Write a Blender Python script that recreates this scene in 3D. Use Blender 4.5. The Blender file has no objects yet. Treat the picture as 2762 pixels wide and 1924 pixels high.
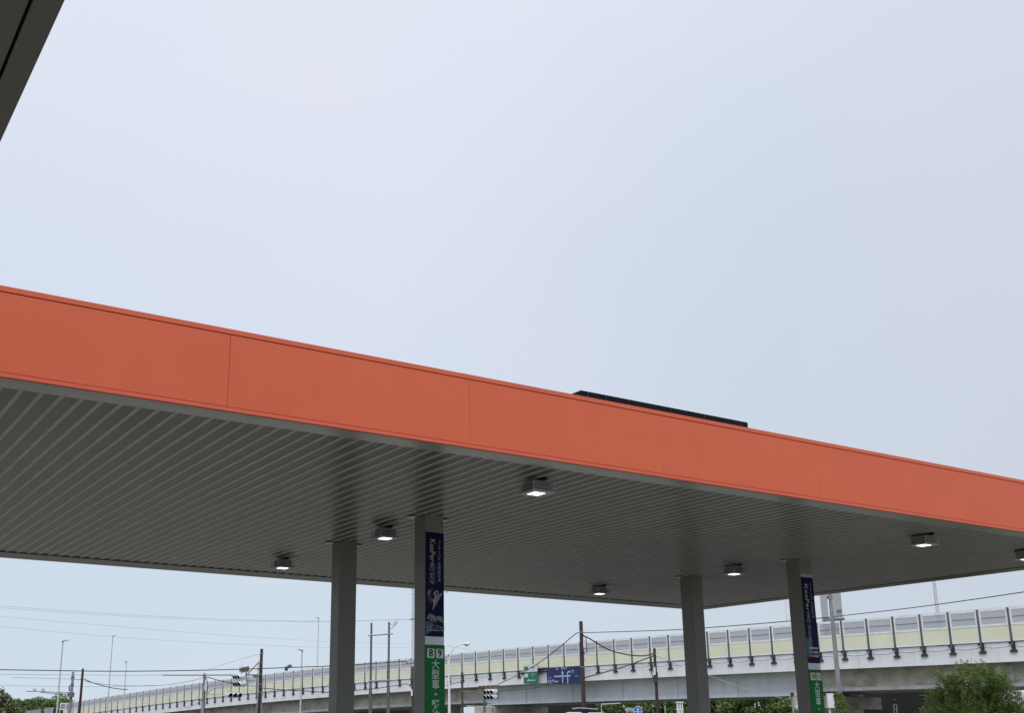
import bpy, bmesh, math, random
from mathutils import Vector, Matrix
random.seed(7)
C = bpy.context.scene.collection
PI = math.pi
# ------------------------------------------------------------------ camera
EYE = 1.6
F_PX, CX, CY, IW, IH = 3007.85, 1146.38, 1141.14, 2762.0, 1924.0
ROT = ((0.858098519, -0.513480943, 0.002062143),      # camera right, down and forward in world axes
       (0.138706621, 0.22792776, -0.963747586),
       (0.494396, 0.827276409, 0.26680768))
rt, dn, fw = (Vector(v) for v in ROT)
cd = bpy.data.cameras.new("camera"); cam = bpy.data.objects.new("camera", cd); C.objects.link(cam)
m = Matrix.Identity(4)
for i in range(3):
    m[i][0], m[i][1], m[i][2] = rt[i], -dn[i], -fw[i]
m[2][3] = EYE
cam.matrix_world = m
cd.sensor_width = 36.0; cd.lens = F_PX / IW * 36.0
cd.shift_x = (IW / 2 - CX) / IW; cd.shift_y = (CY - IH / 2) / IW
cd.clip_start = 0.1; cd.clip_end = 3000
bpy.context.scene.camera = cam
# ------------------------------------------------------------------ world, sun, exposure
SUN_EL, SUN_AZ = math.radians(52), math.radians(222)
world = bpy.data.worlds.new("World"); bpy.context.scene.world = world; world.use_nodes = True
nt = world.node_tree; nt.nodes.clear()
def wn(t, **k):
    n = nt.nodes.new(t)
    for a, b in k.items(): setattr(n, a, b)
    return n
out = wn('ShaderNodeOutputWorld'); bg = wn('ShaderNodeBackground'); bg.inputs[1].default_value = 0.1
sky = wn('ShaderNodeTexSky', sky_type='NISHITA', sun_disc=False, sun_elevation=SUN_EL, sun_rotation=SUN_AZ)
tc = wn('ShaderNodeTexCoord'); sp = wn('ShaderNodeSeparateXYZ'); nt.links.new(tc.outputs['Generated'], sp.inputs[0])
rz = wn('ShaderNodeValToRGB'); nt.links.new(sp.outputs['Z'], rz.inputs[0])
el = rz.color_ramp.elements
el[0].position = 0.0; el[0].color = (.655, .75, .845, 1)
el[1].position = 1.0; el[1].color = (1.3, 1.3, 1.3, 1)
for p, c in ((.12, (.645, .745, .85)), (.25, (.675, .765, .88)), (.42, (.72, .785, .915)), (.6, (.78, .835, .94)), (.8, (1.05, 1.08, 1.12))):
    e = el.new(p); e.color = (*c, 1)
nz = wn('ShaderNodeTexNoise'); nz.inputs['Scale'].default_value = 2.1; nz.inputs['Detail'].default_value = 3.0; nz.inputs['Roughness'].default_value = .45
nt.links.new(tc.outputs['Generated'], nz.inputs['Vector'])
rn = wn('ShaderNodeValToRGB'); nt.links.new(nz.outputs['Fac'], rn.inputs[0])
rn.color_ramp.elements[0].position = .3; rn.color_ramp.elements[0].color = (.935, .975, .99, 1)
rn.color_ramp.elements[1].position = .7; rn.color_ramp.elements[1].color = (1.055, 1.005, 1.0, 1)
# the cloud deck is thicker and greyer towards the +X side
gx = wn('ShaderNodeMapRange'); gx.inputs['From Min'].default_value = .45; gx.inputs['From Max'].default_value = .92
gx.inputs['To Min'].default_value = 0.0; gx.inputs['To Max'].default_value = 1.0
nt.links.new(sp.outputs['X'], gx.inputs['Value'])
gm = wn('ShaderNodeMixRGB', blend_type='MULTIPLY'); gm.inputs[2].default_value = (.935, .885, .875, 1)
mul = wn('ShaderNodeMixRGB', blend_type='MULTIPLY'); mul.inputs[0].default_value = 1
nt.links.new(rz.outputs[0], mul.inputs[1]); nt.links.new(rn.outputs[0], mul.inputs[2])
nt.links.new(gx.outputs[0], gm.inputs[0]); nt.links.new(mul.outputs[0], gm.inputs[1])
sc = wn('ShaderNodeVectorMath', operation='SCALE'); sc.inputs['Scale'].default_value = 9.85
nt.links.new(gm.outputs[0], sc.inputs[0])
mx = wn('ShaderNodeMixRGB'); mx.inputs[0].default_value = .97
nt.links.new(sky.outputs[0], mx.inputs[1]); nt.links.new(sc.outputs[0], mx.inputs[2])
nt.links.new(mx.outputs[0], bg.inputs[0]); nt.links.new(bg.outputs[0], out.inputs[0])
sd = bpy.data.lights.new("sun", 'SUN'); sd.energy = 1.4; sd.angle = math.radians(35); sd.color = (1, .97, .93)
sun = bpy.data.objects.new("sun", sd); C.objects.link(sun)
sdir = Vector((math.sin(SUN_AZ) * math.cos(SUN_EL), math.cos(SUN_AZ) * math.cos(SUN_EL), math.sin(SUN_EL)))
sun.rotation_euler = sdir.to_track_quat('Z', 'Y').to_euler()
vs = bpy.context.scene.view_settings
vs.view_transform = 'Standard'; vs.look = 'None'; vs.exposure = 0.0; vs.gamma = 1.0

# ------------------------------------------------------------------ helpers
def ray(x, y):
    return rt * ((x - CX) / F_PX) + dn * ((y - CY) / F_PX) + fw
def at(x, y, r):
    """the point seen at photo position x, y when it stands r metres away (level distance)"""
    d = ray(x, y); k = r / math.hypot(d.x, d.y)
    return Vector((d.x * k, d.y * k, EYE + d.z * k))
def foot(x, y, r):
    p = at(x, y, r); return Vector((p.x, p.y, 0))

MATS = {}
def mat(name, col, rough=.6, metal=0.0, spec=.5, var=.12, scale=3.0, emit=None, estr=0, bump=0, stretch=None, col2=None, coat=0):
    if name in MATS: return MATS[name]
    M = bpy.data.materials.new(name); M.use_nodes = True; t = M.node_tree; b = t.nodes['Principled BSDF']
    b.inputs['Roughness'].default_value = rough; b.inputs['Metallic'].default_value = metal
    b.inputs['Specular IOR Level'].default_value = spec
    if coat: b.inputs['Coat Weight'].default_value = coat
    tcn = t.nodes.new('ShaderNodeTexCoord'); mp = t.nodes.new('ShaderNodeMapping')
    t.links.new(tcn.outputs['Object'], mp.inputs[0])
    if stretch: mp.inputs['Scale'].default_value = stretch
    n = t.nodes.new('ShaderNodeTexNoise'); n.inputs['Scale'].default_value = scale; n.inputs['Detail'].default_value = 5
    t.links.new(mp.outputs[0], n.inputs['Vector'])
    r = t.nodes.new('ShaderNodeValToRGB'); t.links.new(n.outputs['Fac'], r.inputs[0])
    c2 = col2 or tuple(max(0, c * (1 - var)) for c in col); c1 = col if col2 else tuple(c * (1 + var) for c in col)
    r.color_ramp.elements[0].position = .35; r.color_ramp.elements[0].color = (*c2, 1)
    r.color_ramp.elements[1].position = .65; r.color_ramp.elements[1].color = (*c1, 1)
    t.links.new(r.outputs[0], b.inputs['Base Color'])
    if bump:
        bp = t.nodes.new('ShaderNodeBump'); bp.inputs['Strength'].default_value = bump; bp.inputs['Distance'].default_value = .02
        n2 = t.nodes.new('ShaderNodeTexNoise'); n2.inputs['Scale'].default_value = scale * 8; n2.inputs['Detail'].default_value = 6
        t.links.new(mp.outputs[0], n2.inputs['Vector'])
        t.links.new(n2.outputs['Fac'], bp.inputs['Height']); t.links.new(bp.outputs[0], b.inputs['Normal'])
    if emit:
        b.inputs['Emission Color'].default_value = (*emit, 1); b.inputs['Emission Strength'].default_value = estr
    MATS[name] = M
    return M

def streaked(name, col, dirt, amount=.5, rough=.75, xs=1.2, zs=.12, thr=(.45, .75), blotch=True):
    """concrete or paint with rain streaks running down and blotches"""
    M = bpy.data.materials.new(name); M.use_nodes = True; t = M.node_tree; b = t.nodes['Principled BSDF']
    b.inputs['Roughness'].default_value = rough
    tcn = t.nodes.new('ShaderNodeTexCoord'); mp = t.nodes.new('ShaderNodeMapping'); mp.inputs['Scale'].default_value = (xs, xs, zs)
    t.links.new(tcn.outputs['Object'], mp.inputs[0])
    n = t.nodes.new('ShaderNodeTexNoise'); n.inputs['Scale'].default_value = 1.6; n.inputs['Detail'].default_value = 8; n.inputs['Roughness'].default_value = .65
    t.links.new(mp.outputs[0], n.inputs['Vector'])
    r = t.nodes.new('ShaderNodeValToRGB'); r.color_ramp.elements[0].position = thr[0]; r.color_ramp.elements[1].position = thr[1]
    r.color_ramp.elements[0].color = (0, 0, 0, 1); r.color_ramp.elements[1].color = (amount, amount, amount, 1)
    t.links.new(n.outputs['Fac'], r.inputs[0])
    n2 = t.nodes.new('ShaderNodeTexNoise'); n2.inputs['Scale'].default_value = .8; n2.inputs['Detail'].default_value = 6
    t.links.new(tcn.outputs['Object'], n2.inputs['Vector'])
    mr = t.nodes.new('ShaderNodeMapRange'); mr.inputs['To Min'].default_value = .8; mr.inputs['To Max'].default_value = 1.2
    t.links.new(n2.outputs['Fac'], mr.inputs['Value'])
    mix = t.nodes.new('ShaderNodeMixRGB'); mix.inputs[1].default_value = (*col, 1); mix.inputs[2].default_value = (*dirt, 1)
    t.links.new(r.outputs[0], mix.inputs[0])
    mm = t.nodes.new('ShaderNodeVectorMath'); mm.operation = 'SCALE'
    t.links.new(mix.outputs[0], mm.inputs[0])
    if blotch: t.links.new(mr.outputs[0], mm.inputs['Scale'])
    t.links.new(mm.outputs[0], b.inputs['Base Color'])
    return M

def leaf_mat(name, c1, c2, c3):
    M = bpy.data.materials.new(name); M.use_nodes = True; t = M.node_tree; b = t.nodes['Principled BSDF']
    b.inputs['Roughness'].default_value = .55; b.inputs['Specular IOR Level'].default_value = .3
    g = t.nodes.new('ShaderNodeNewGeometry'); r = t.nodes.new('ShaderNodeValToRGB')
    t.links.new(g.outputs['Random Per Island'], r.inputs[0])
    r.color_ramp.elements[0].color = (*c1, 1); r.color_ramp.elements[1].color = (*c3, 1); e = r.color_ramp.elements.new(.5); e.color = (*c2, 1)
    t.links.new(r.outputs[0], b.inputs['Base Color'])
    tr = t.nodes.new('ShaderNodeBsdfTranslucent'); t.links.new(r.outputs[0], tr.inputs[0])
    mx = t.nodes.new('ShaderNodeMixShader'); mx.inputs[0].default_value = .3
    o = t.nodes['Material Output']; t.links.new(b.outputs[0], mx.inputs[1]); t.links.new(tr.outputs[0], mx.inputs[2]); t.links.new(mx.outputs[0], o.inputs[0])
    return M

def panel_mat(name, diff, transp, transl, tcol):
    """milky translucent noise-barrier sheet"""
    M = bpy.data.materials.new(name); M.use_nodes = True; t = M.node_tree
    b = t.nodes['Principled BSDF']; o = t.nodes['Material Output']
    b.inputs['Roughness'].default_value = .3
    tcn = t.nodes.new('ShaderNodeTexCoord'); n = t.nodes.new('ShaderNodeTexNoise'); n.inputs['Scale'].default_value = .7; n.inputs['Detail'].default_value = 4
    t.links.new(tcn.outputs['Object'], n.inputs['Vector'])
    r = t.nodes.new('ShaderNodeValToRGB'); r.color_ramp.elements[0].position = .3; r.color_ramp.elements[1].position = .7
    r.color_ramp.elements[0].color = (*[c * .88 for c in diff], 1); r.color_ramp.elements[1].color = (*diff, 1)
    t.links.new(n.outputs['Fac'], r.inputs[0]); t.links.new(r.outputs[0], b.inputs['Base Color'])
    tl = t.nodes.new('ShaderNodeBsdfTranslucent'); tl.inputs[0].default_value = (*tcol, 1)
    tp = t.nodes.new('ShaderNodeBsdfTransparent'); tp.inputs[0].default_value = (*tcol, 1)
    a = t.nodes.new('ShaderNodeMixShader'); a.inputs[0].default_value = transl
    c = t.nodes.new('ShaderNodeMixShader'); c.inputs[0].default_value = transp
    t.links.new(b.outputs[0], a.inputs[1]); t.links.new(tl.outputs[0], a.inputs[2])
    t.links.new(a.outputs[0], c.inputs[1]); t.links.new(tp.outputs[0], c.inputs[2]); t.links.new(c.outputs[0], o.inputs[0])
    return M

class MB:
    def __init__(s): s.v = []; s.f = []; s.mi = []; s.sm = []
    def add(s, vs, fs, mi=0, smooth=False):
        b = len(s.v); s.v += [tuple(v) for v in vs]; s.f += [tuple(b + i for i in f) for f in fs]
        s.mi += [mi] * len(fs); s.sm += [smooth] * len(fs); return s
    def hexa(s, p, mi=0):      # p: 8 points, bottom 4 (ccw) then top 4
        return s.add(p, [(3, 2, 1, 0), (4, 5, 6, 7), (0, 1, 5, 4), (1, 2, 6, 5), (2, 3, 7, 6), (3, 0, 4, 7)], mi)
    def box(s, a, b, mi=0):
        (x0, y0, z0), (x1, y1, z1) = a, b
        return s.hexa([(x0, y0, z0), (x1, y0, z0), (x1, y1, z0), (x0, y1, z0), (x0, y0, z1), (x1, y0, z1), (x1, y1, z1), (x0, y1, z1)], mi)
    def obox(s, o, u, v, w, mi=0):   # box centred at o with half vectors
        o, u, v, w = map(Vector, (o, u, v, w))
        return s.hexa([o - u - v - w, o + u - v - w, o + u + v - w, o - u + v - w, o - u - v + w, o + u - v + w, o + u + v + w, o - u + v + w], mi)
    def tube(s, pts, rad, n=8, mi=0, cap=True):
        pts = [Vector(p) for p in pts]; rr = rad if isinstance(rad, (list, tuple)) else [rad] * len(pts)
        rings = []; up0 = None
        for i, p in enumerate(pts):
            d = (pts[min(i + 1, len(pts) - 1)] - pts[max(i - 1, 0)]).normalized()
            if up0 is None: up0 = Vector((0, 0, 1)) if abs(d.z) < .9 else Vector((1, 0, 0))
            a = d.cross(up0).normalized(); b = a.cross(d); up0 = b
            rings.append([p + (a * math.cos(t) + b * math.sin(t)) * rr[i] for t in [2 * PI * k / n for k in range(n)]])
        vs = [v for r in rings for v in r]; fs = []
        for i in range(len(pts) - 1):
            for k in range(n):
                fs.append((i * n + k, i * n + (k + 1) % n, (i + 1) * n + (k + 1) % n, (i + 1) * n + k))
        s.add(vs, fs, mi, True)
        if cap: s.add(rings[0] + rings[-1], [tuple(range(n))[::-1], tuple(range(n, 2 * n))], mi)
        return s
    def build(s, name, mats, parent=None):
        me = bpy.data.meshes.new(name); me.from_pydata(s.v, [], s.f); me.validate()
        for mm in (mats if isinstance(mats, (list, tuple)) else [mats]): me.materials.append(mm)
        if len(me.polygons) == len(s.mi):
            me.polygons.foreach_set('material_index', s.mi); me.polygons.foreach_set('use_smooth', s.sm)
        bm = bmesh.new(); bm.from_mesh(me); bmesh.ops.recalc_face_normals(bm, faces=bm.faces); bm.to_mesh(me); bm.free()
        o = bpy.data.objects.new(name, me); C.objects.link(o)
        if parent is not None:
            o.parent = parent; o.matrix_parent_inverse = Matrix.Translation(parent.location).inverted()
        return o
def tag(o, label=None, cat=None, group=None, kind=None):
    if label: o['label'] = label
    if cat: o['category'] = cat
    if group: o['group'] = group
    if kind: o['kind'] = kind
    return o
def thing(name, loc, label, cat, group=None):
    o = bpy.data.objects.new(name, None); C.objects.link(o); o.location = loc; o.empty_display_size = .3
    return tag(o, label, cat, group)
def copy_tree(o, parent=None):
    c = o.copy(); C.objects.link(c)
    if parent is not None: c.parent = parent
    for ch in list(o.children): copy_tree(ch, c)
    return c
def text(body, size, m_, parent, o, u, v, name='lettering', bold=0.0, sx=1.0, align='CENTER', rot=0.0):
    """flat lettering lying in the plane spanned by u (reading direction) and v (up), centred at o"""
    cu = bpy.data.curves.new('t', 'FONT'); cu.body = body; cu.size = size; cu.align_x = align; cu.align_y = 'CENTER'
    cu.offset = bold * size; cu.extrude = .0015; cu.resolution_u = 2
    to = bpy.data.objects.new('t', cu); C.objects.link(to)
    dg = bpy.context.evaluated_depsgraph_get(); dg.update()
    me = bpy.data.meshes.new_from_object(to.evaluated_get(dg)); bpy.data.objects.remove(to)
    u, v = Vector(u).normalized(), Vector(v).normalized(); w = u.cross(v)
    if rot: u, v = u * math.cos(rot) + v * math.sin(rot), v * math.cos(rot) - u * math.sin(rot)
    Mx = Matrix(((u.x * sx, v.x, w.x, o[0]), (u.y * sx, v.y, w.y, o[1]), (u.z * sx, v.z, w.z, o[2]), (0, 0, 0, 1)))
    me.transform(Mx); me.name = name; me.materials.clear(); me.materials.append(m_)
    ob = bpy.data.objects.new(name, me); C.objects.link(ob)
    if parent is not None:
        ob.parent = parent; ob.matrix_parent_inverse = Matrix.Translation(parent.location).inverted()
    return ob
def join_meshes(obs, name):
    bm = bmesh.new()
    for o in obs: bm.from_mesh(o.data)
    keep = obs[0]; bm.to_mesh(keep.data); bm.free(); keep.name = name
    for o in obs[1:]: bpy.data.objects.remove(o)
    return keep

def fascia_mat():
    """satin orange sheet: faint rain marks, chalky patches and a slight waviness of the panels"""
    M = bpy.data.materials.new('orange_paint'); M.use_nodes = True; t = M.node_tree; b = t.nodes['Principled BSDF']; L = t.links.new
    b.inputs['Specular IOR Level'].default_value = .4
    tcn = t.nodes.new('ShaderNodeTexCoord'); mp = t.nodes.new('ShaderNodeMapping'); mp.inputs['Scale'].default_value = (2.2, 2.2, .3); L(tcn.outputs['Object'], mp.inputs[0])
    n = t.nodes.new('ShaderNodeTexNoise'); n.inputs['Scale'].default_value = 1.4; n.inputs['Detail'].default_value = 7; n.inputs['Roughness'].default_value = .7; L(mp.outputs[0], n.inputs['Vector'])
    n2 = t.nodes.new('ShaderNodeTexNoise'); n2.inputs['Scale'].default_value = .55; n2.inputs['Detail'].default_value = 4; L(tcn.outputs['Object'], n2.inputs['Vector'])
    ad = t.nodes.new('ShaderNodeMath'); ad.operation = 'ADD'; L(n.outputs['Fac'], ad.inputs[0]); L(n2.outputs['Fac'], ad.inputs[1])
    r = t.nodes.new('ShaderNodeValToRGB'); r.color_ramp.elements[0].position = .0; r.color_ramp.elements[1].position = 1.0
    h = t.nodes.new('ShaderNodeMath'); h.operation = 'MULTIPLY'; h.inputs[1].default_value = .5; L(ad.outputs[0], h.inputs[0]); L(h.outputs[0], r.inputs[0])
    r.color_ramp.elements[0].position = .36; r.color_ramp.elements[0].color = (.675, .127, .055, 1); r.color_ramp.elements[1].position = .64; r.color_ramp.elements[1].color = (.72, .138, .057, 1)
    L(r.outputs[0], b.inputs['Base Color'])
    mr = t.nodes.new('ShaderNodeMapRange'); mr.inputs['To Min'].default_value = .38; mr.inputs['To Max'].default_value = .6; L(n.outputs['Fac'], mr.inputs['Value']); L(mr.outputs[0], b.inputs['Roughness'])
    n3 = t.nodes.new('ShaderNodeTexNoise'); n3.inputs['Scale'].default_value = 1.1; n3.inputs['Detail'].default_value = 1; L(tcn.outputs['Object'], n3.inputs['Vector'])
    bp = t.nodes.new('ShaderNodeBump'); bp.inputs['Strength'].default_value = .2; bp.inputs['Distance'].default_value = .06; L(n3.outputs['Fac'], bp.inputs['Height']); L(bp.outputs[0], b.inputs['Normal'])
    return M

# ------------------------------------------------------------------ materials
ORANGE = fascia_mat()
ORANGE_TRIM = mat('orange_trim_paint', (.70, .135, .066), .45, var=.03, scale=1.5, spec=.35)
SOFFIT = mat('soffit_grey_paint', (.135, .14, .13), .30, var=.14, scale=.9, spec=.5, stretch=(1, .25, 1))
TRIM = mat('soffit_trim_paint', (.47, .48, .48), .2, var=.05, scale=1.5, spec=.9)
COLUMN = mat('column_grey_paint', (.24, .237, .215), .45, var=.045, scale=1.2, spec=.4)
BLACK = mat('black_gap', (.008, .008, .009), .8, var=.1)
ROOFTOP = mat('black_rooftop_sheet', (.006, .006, .010), .55, var=.25, scale=2, spec=.15)
LENS = mat('lamp_lens', (.9, .9, .9), .3, emit=(1, .99, .96), estr=2.5)
FIN = mat('lamp_fin_metal', (.36, .36, .36), .4, metal=.2, var=.1)
FIN_L = mat('lamp_rim_metal', (.55, .55, .55), .35, var=.1)
EAVE = mat('eave_brown_grey_paint', (.235, .225, .205), .6, var=.06, scale=2)
CONC = streaked('weathered_concrete', (.56, .53, .46), (.20, .185, .155), .8, .9, .45, .8, (.46, .72))
CONC_L = streaked('pale_concrete', (.60, .61, .60), (.2, .19, .17), .6, .85)
PARA = streaked('parapet_pale_paint', (.80, .81, .84), (.48, .47, .46), .4, .6, 3.0, .12, (.55, .8))
STEEL = streaked('white_steel_paint', (.70, .745, .78), (.45, .48, .48), .45, .45, .6, .35, (.45, .8))
POST = mat('barrier_post_grey_brown', (.105, .10, .10), .6, var=.25, scale=1.2)
BRKT = mat('bracket_dark_rust', (.045, .032, .032), .7, var=.35, scale=2)
FRAME = mat('panel_frame_aluminium', (.80, .825, .84), .4, var=.08)
RAIL = mat('dark_mid_rail', (.12, .12, .13), .5)
CLEAR = panel_mat('clear_barrier_sheet', (.38, .385, .38), .44, .5, (.85, .86, .89))
YELLOW = panel_mat('yellow_barrier_sheet', (.86, .86, .745), .10, .42, (.97, .97, .82))
ASPH = mat('asphalt', (.055, .055, .057), .9, var=.25, scale=6, bump=.4)
PAVE = mat('forecourt_concrete', (.215, .205, .18), .85, var=.15, scale=2, bump=.2)
BROWNP = streaked('brown_pole_rust', (.075, .045, .042), (.022, .014, .015), .8, .75, 9, .7, (.4, .6))
OLIVEP = streaked('olive_brown_pole', (.085, .075, .052), (.03, .024, .018), .8, .8, 9, .7, (.4, .6))
CPOLE = streaked('grey_concrete_pole', (.30, .31, .33), (.13, .14, .15), .7, .8, 9, .6, (.4, .65))
GALV = mat('galvanised_steel', (.33, .34, .36), .45, metal=.35, var=.15, scale=4)
GALV_D = mat('dull_steel_pole', (.15, .15, .165), .55, metal=.3, var=.2, scale=4)
LAMPP = mat('pale_lamp_pole', (.52, .55, .60), .5, var=.1, scale=3)
WHITE = mat('white_paint', (.76, .78, .80), .4, var=.06, scale=3)
SIGNAL_BACK = mat('signal_housing_white', (.66, .70, .74), .4, var=.08, scale=3)
HOODIN = mat('signal_hood_inside', (.006, .006, .008), .6)
WIRE = mat('black_cable', (.05, .055, .065), .6)
WIRE_L = mat('grey_cable', (.36, .40, .46), .6)
BARK = mat('bark', (.09, .07, .05), .9, var=.3, scale=6, bump=.6)
GREEN_SIGN = mat('green_sign_face', (.014, .165, .042), .6, var=.05, spec=.12)
GREEN_SIGN2 = mat('road_sign_green', (.02, .15, .095), .4, var=.08)
BLUE_SIGN = mat('road_sign_blue', (.011, .027, .105), .4, var=.12, scale=1.5)
SIGNW = mat('sign_white', (.62, .70, .74), .5, var=.04)
SIGNPALE = mat('road_sign_lettering', (.40, .47, .66), .5, var=.06)
MINT = mat('road_sign_mint_lettering', (.33, .58, .50), .5, var=.06)
DARKTXT = mat('dark_lettering', (.01, .012, .014), .5)
NAVY = mat('banner_navy', (.008, .012, .060), .6, var=.2, scale=1.0, spec=.12)
LIGHTTXT = mat('banner_grey_lettering', (.34, .36, .38), .5)
GOLD = mat('banner_pale_gold_lettering', (.44, .44, .35), .5)
SILVER = mat('banner_silver_strip', (.5, .5, .51), .3, metal=.4, var=.1)
TEAL = mat('teal_cloth', (.05, .25, .26), .8, var=.3, scale=4)
RUSTSIGN = mat('faded_rust_sign', (.25, .17, .10), .7, col2=(.10, .06, .06), scale=2.2)
OCHRE = mat('ochre_sign_face', (.28, .20, .11), .6, var=.2)
TOWER = mat('pale_tower_concrete', (.40, .41, .43), .8, var=.05, scale=.05)
LEAF_A = leaf_mat('fresh_leaves', (.065, .12, .028), (.125, .20, .05), (.24, .31, .10))
LEAF_B = leaf_mat('dark_leaves', (.04, .08, .02), (.08, .14, .035), (.16, .22, .065))
LEAF_C = leaf_mat('blossom_tree_leaves', (.045, .085, .025), (.08, .13, .035), (.42, .42, .26))

# ------------------------------------------------------------------ ground
g = MB().add([(-1500, -1500, 0), (1500, -1500, 0), (1500, 1500, 0), (-1500, 1500, 0)], [(0, 1, 2, 3)]).build('ground', mat('verge_ground', (.11, .115, .09), .95, var=.3, scale=.3)); tag(g, kind='structure')
g = MB().add([(-30, -40, .004), (38, -40, .004), (38, 48, .004), (-30, 48, .004)], [(0, 1, 2, 3)]).build('forecourt', PAVE); tag(g, kind='structure')
g = MB().add([(38.2, -200, .008), (58, -200, .008), (47, 230, .008), (27, 230, .008)], [(0, 1, 2, 3)]).build('road', ASPH); tag(g, kind='structure')

# ------------------------------------------------------------------ main canopy
CZ = 5.5; CTOP = 6.596; Y0, Y1 = 12.905, 27.41; X0, X1 = -7.0, 27.03
can = thing('fuel_canopy', ((X0 + X1) / 2, (Y0 + Y1) / 2, 0), 'large flat filling-station canopy with orange fascia and grey ribbed soffit on grey columns', 'canopy')
seams = [-6.2 + 3.667 * k for k in range(10)]
seams = [X0] + [s for s in [1.13 + 3.667 * k for k in range(-2, 8)] if X0 + .5 < s < X1 - .1] + [X1]
for a, b in zip(seams[:-1], seams[1:]):
    gp = .003 if b < 10 else .0015
    MB().box((a + gp, Y0, CZ + .058), (b - gp, Y0 + .05, CTOP - .078)).build('fascia_panel', ORANGE, can)
yy = Y0 + .5
ys = [Y0 + 3.6267 * k for k in range(5)]
for xx, s in ((X0, 1), (X1, -1)):
    MB().box((min(xx, xx + s * .05), Y0 + .055, CZ + .058), (max(xx, xx + s * .05), Y1 - .055, CTOP - .078)).build('fascia_panel', ORANGE, can)
MB().box((X0, Y1 - .05, CZ + .058), (X1, Y1, CTOP - .078)).build('fascia_panel', ORANGE, can)
bb = MB(); bb.box((X0 + .06, Y0 + .06, CZ + .07), (X1 - .06, Y0 + .1, CTOP - .01)); bb.box((X0 + .06, Y1 - .1, CZ + .07), (X1 - .06, Y1 - .06, CTOP - .01))
bb.box((X0 + .06, Y0 + .11, CZ + .07), (X0 + .1, Y1 - .11, CTOP - .01)); bb.box((X1 - .1, Y0 + .11, CZ + .07), (X1 - .06, Y1 - .11, CTOP - .01))
bb.build('fascia_backing', BLACK, can)
def ring(z0, z1, out_, inn, name, m_):
    b = MB()
    b.box((X0 - out_, Y0 - out_, z0), (X1 + out_, Y0 + inn, z1)); b.box((X0 - out_, Y1 - inn, z0), (X1 + out_, Y1 + out_, z1))
    b.box((X0 - out_, Y0 + inn, z0), (X0 + inn, Y1 - inn, z1)); b.box((X1 - inn, Y0 + inn, z0), (X1 + out_, Y1 - inn, z1))
    return b.build(name, m_, can)
ring(CTOP - .066, CTOP, .006, .16, 'fascia_cap', ORANGE_TRIM)
ring(CZ, CZ + .05, .004, .052, 'fascia_lip', ORANGE_TRIM)
# soffit border sheets: a narrow outer lip and a wider inner one with a groove between them
b = MB()
b.box((X0 + .055, Y0 + .055, CZ), (X1 - .055, Y0 + .135, CZ + .03)); b.box((X0 + .055, Y0 + .149, CZ + .002), (X1 - .055, Y0 + .435, CZ + .03))
b.build('soffit_trim', TRIM, can); MB().box((X0 + .06, Y0 + .12, CZ + .032), (X1 - .06, Y0 + .16, CZ + .036)).build('trim_groove', BLACK, can); b = MB()
b.box((X0 + .055, Y1 - .85, CZ), (X1 - .055, Y1 - .055, CZ + .03))
b.box((X0 + .055, Y0 + .44, CZ), (X0 + .5, Y1 - .86, CZ + .03)); b.box((X1 - .5, Y0 + .44, CZ), (X1 - .055, Y1 - .86, CZ + .03))
b.build('soffit_border', SOFFIT, can)
# corrugated deck; ribs run away from the camera (along Y)
RIB_LIT = mat('soffit_rib_lit_tone', (.50, .50, .48), .3, var=.1, scale=2)  # paler copy of the soffit grey: light caught by ribs, put into colour
b = MB(); P = .238; x = X0 + .5; x_end = X1 - .5; prof = []; zb, zt = CZ + .014, CZ + .028
x += (0.855 * 3.9 - x) % P - P
while x < x_end:
    prof += [(x, zb), (x + .040, zb), (x + .050, zt), (x + .228, zt)]
    x += P
prof = [(min(max(px_, X0 + .5), x_end), z_) for px_, z_ in prof]
ya, yb = Y0 + .437, Y1 - .852
vs_ = []
for px_, z_ in prof: vs_ += [(px_, ya, z_), (px_, yb, z_)]
b.add(vs_, [(2 * i, 2 * i + 2, 2 * i + 3, 2 * i + 1) for i in range(len(prof) - 1)])
b.mi = [1 if i % 4 in (0, 3) else 0 for i in range(len(prof) - 1)]  # rib bottoms and one side face get the painted-in lit tone
b.build('ribbed_soffit', [SOFFIT, RIB_LIT], can)
b = MB().box((X0 + .12, Y0 + .12, CZ + .3), (X1 - .12, Y1 - .12, CZ + .42)); b.build('roof_deck', GALV_D, can)
# dark end closures of the ribs at the far trim
b = MB().box((X0 + .5, yb + .001, CZ + .031), (x_end, yb + .04, CZ + .18)); b.box((X0 + .5, ya - .04, CZ + .031), (x_end, ya - .001, CZ + .18)); b.build('rib_closure', mat('rib_closure_grey', (.16, .16, .15), .7), can)
COLS = [(10.60, 17.72), (10.60, 21.25), (20.88, 17.85), (20.84, 21.38)]
CW = .405
def rbox(b, x0, y0, x1, y1, z0, z1, r=.018):
    pts = []
    for cx_, cy_, a0 in ((x1 - r, y1 - r, 0), (x0 + r, y1 - r, 90), (x0 + r, y0 + r, 180), (x1 - r, y0 + r, 270)):
        for k in range(4):
            a = math.radians(a0 + 30 * k); pts.append((cx_ + r * math.cos(a), cy_ + r * math.sin(a)))
    n = len(pts)
    b.add([(p[0], p[1], z0) for p in pts] + [(p[0], p[1], z1) for p in pts], [(i, (i + 1) % n, n + (i + 1) % n, n + i) for i in range(n)] + [tuple(range(n))[::-1], tuple(range(n, 2 * n))])
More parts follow.
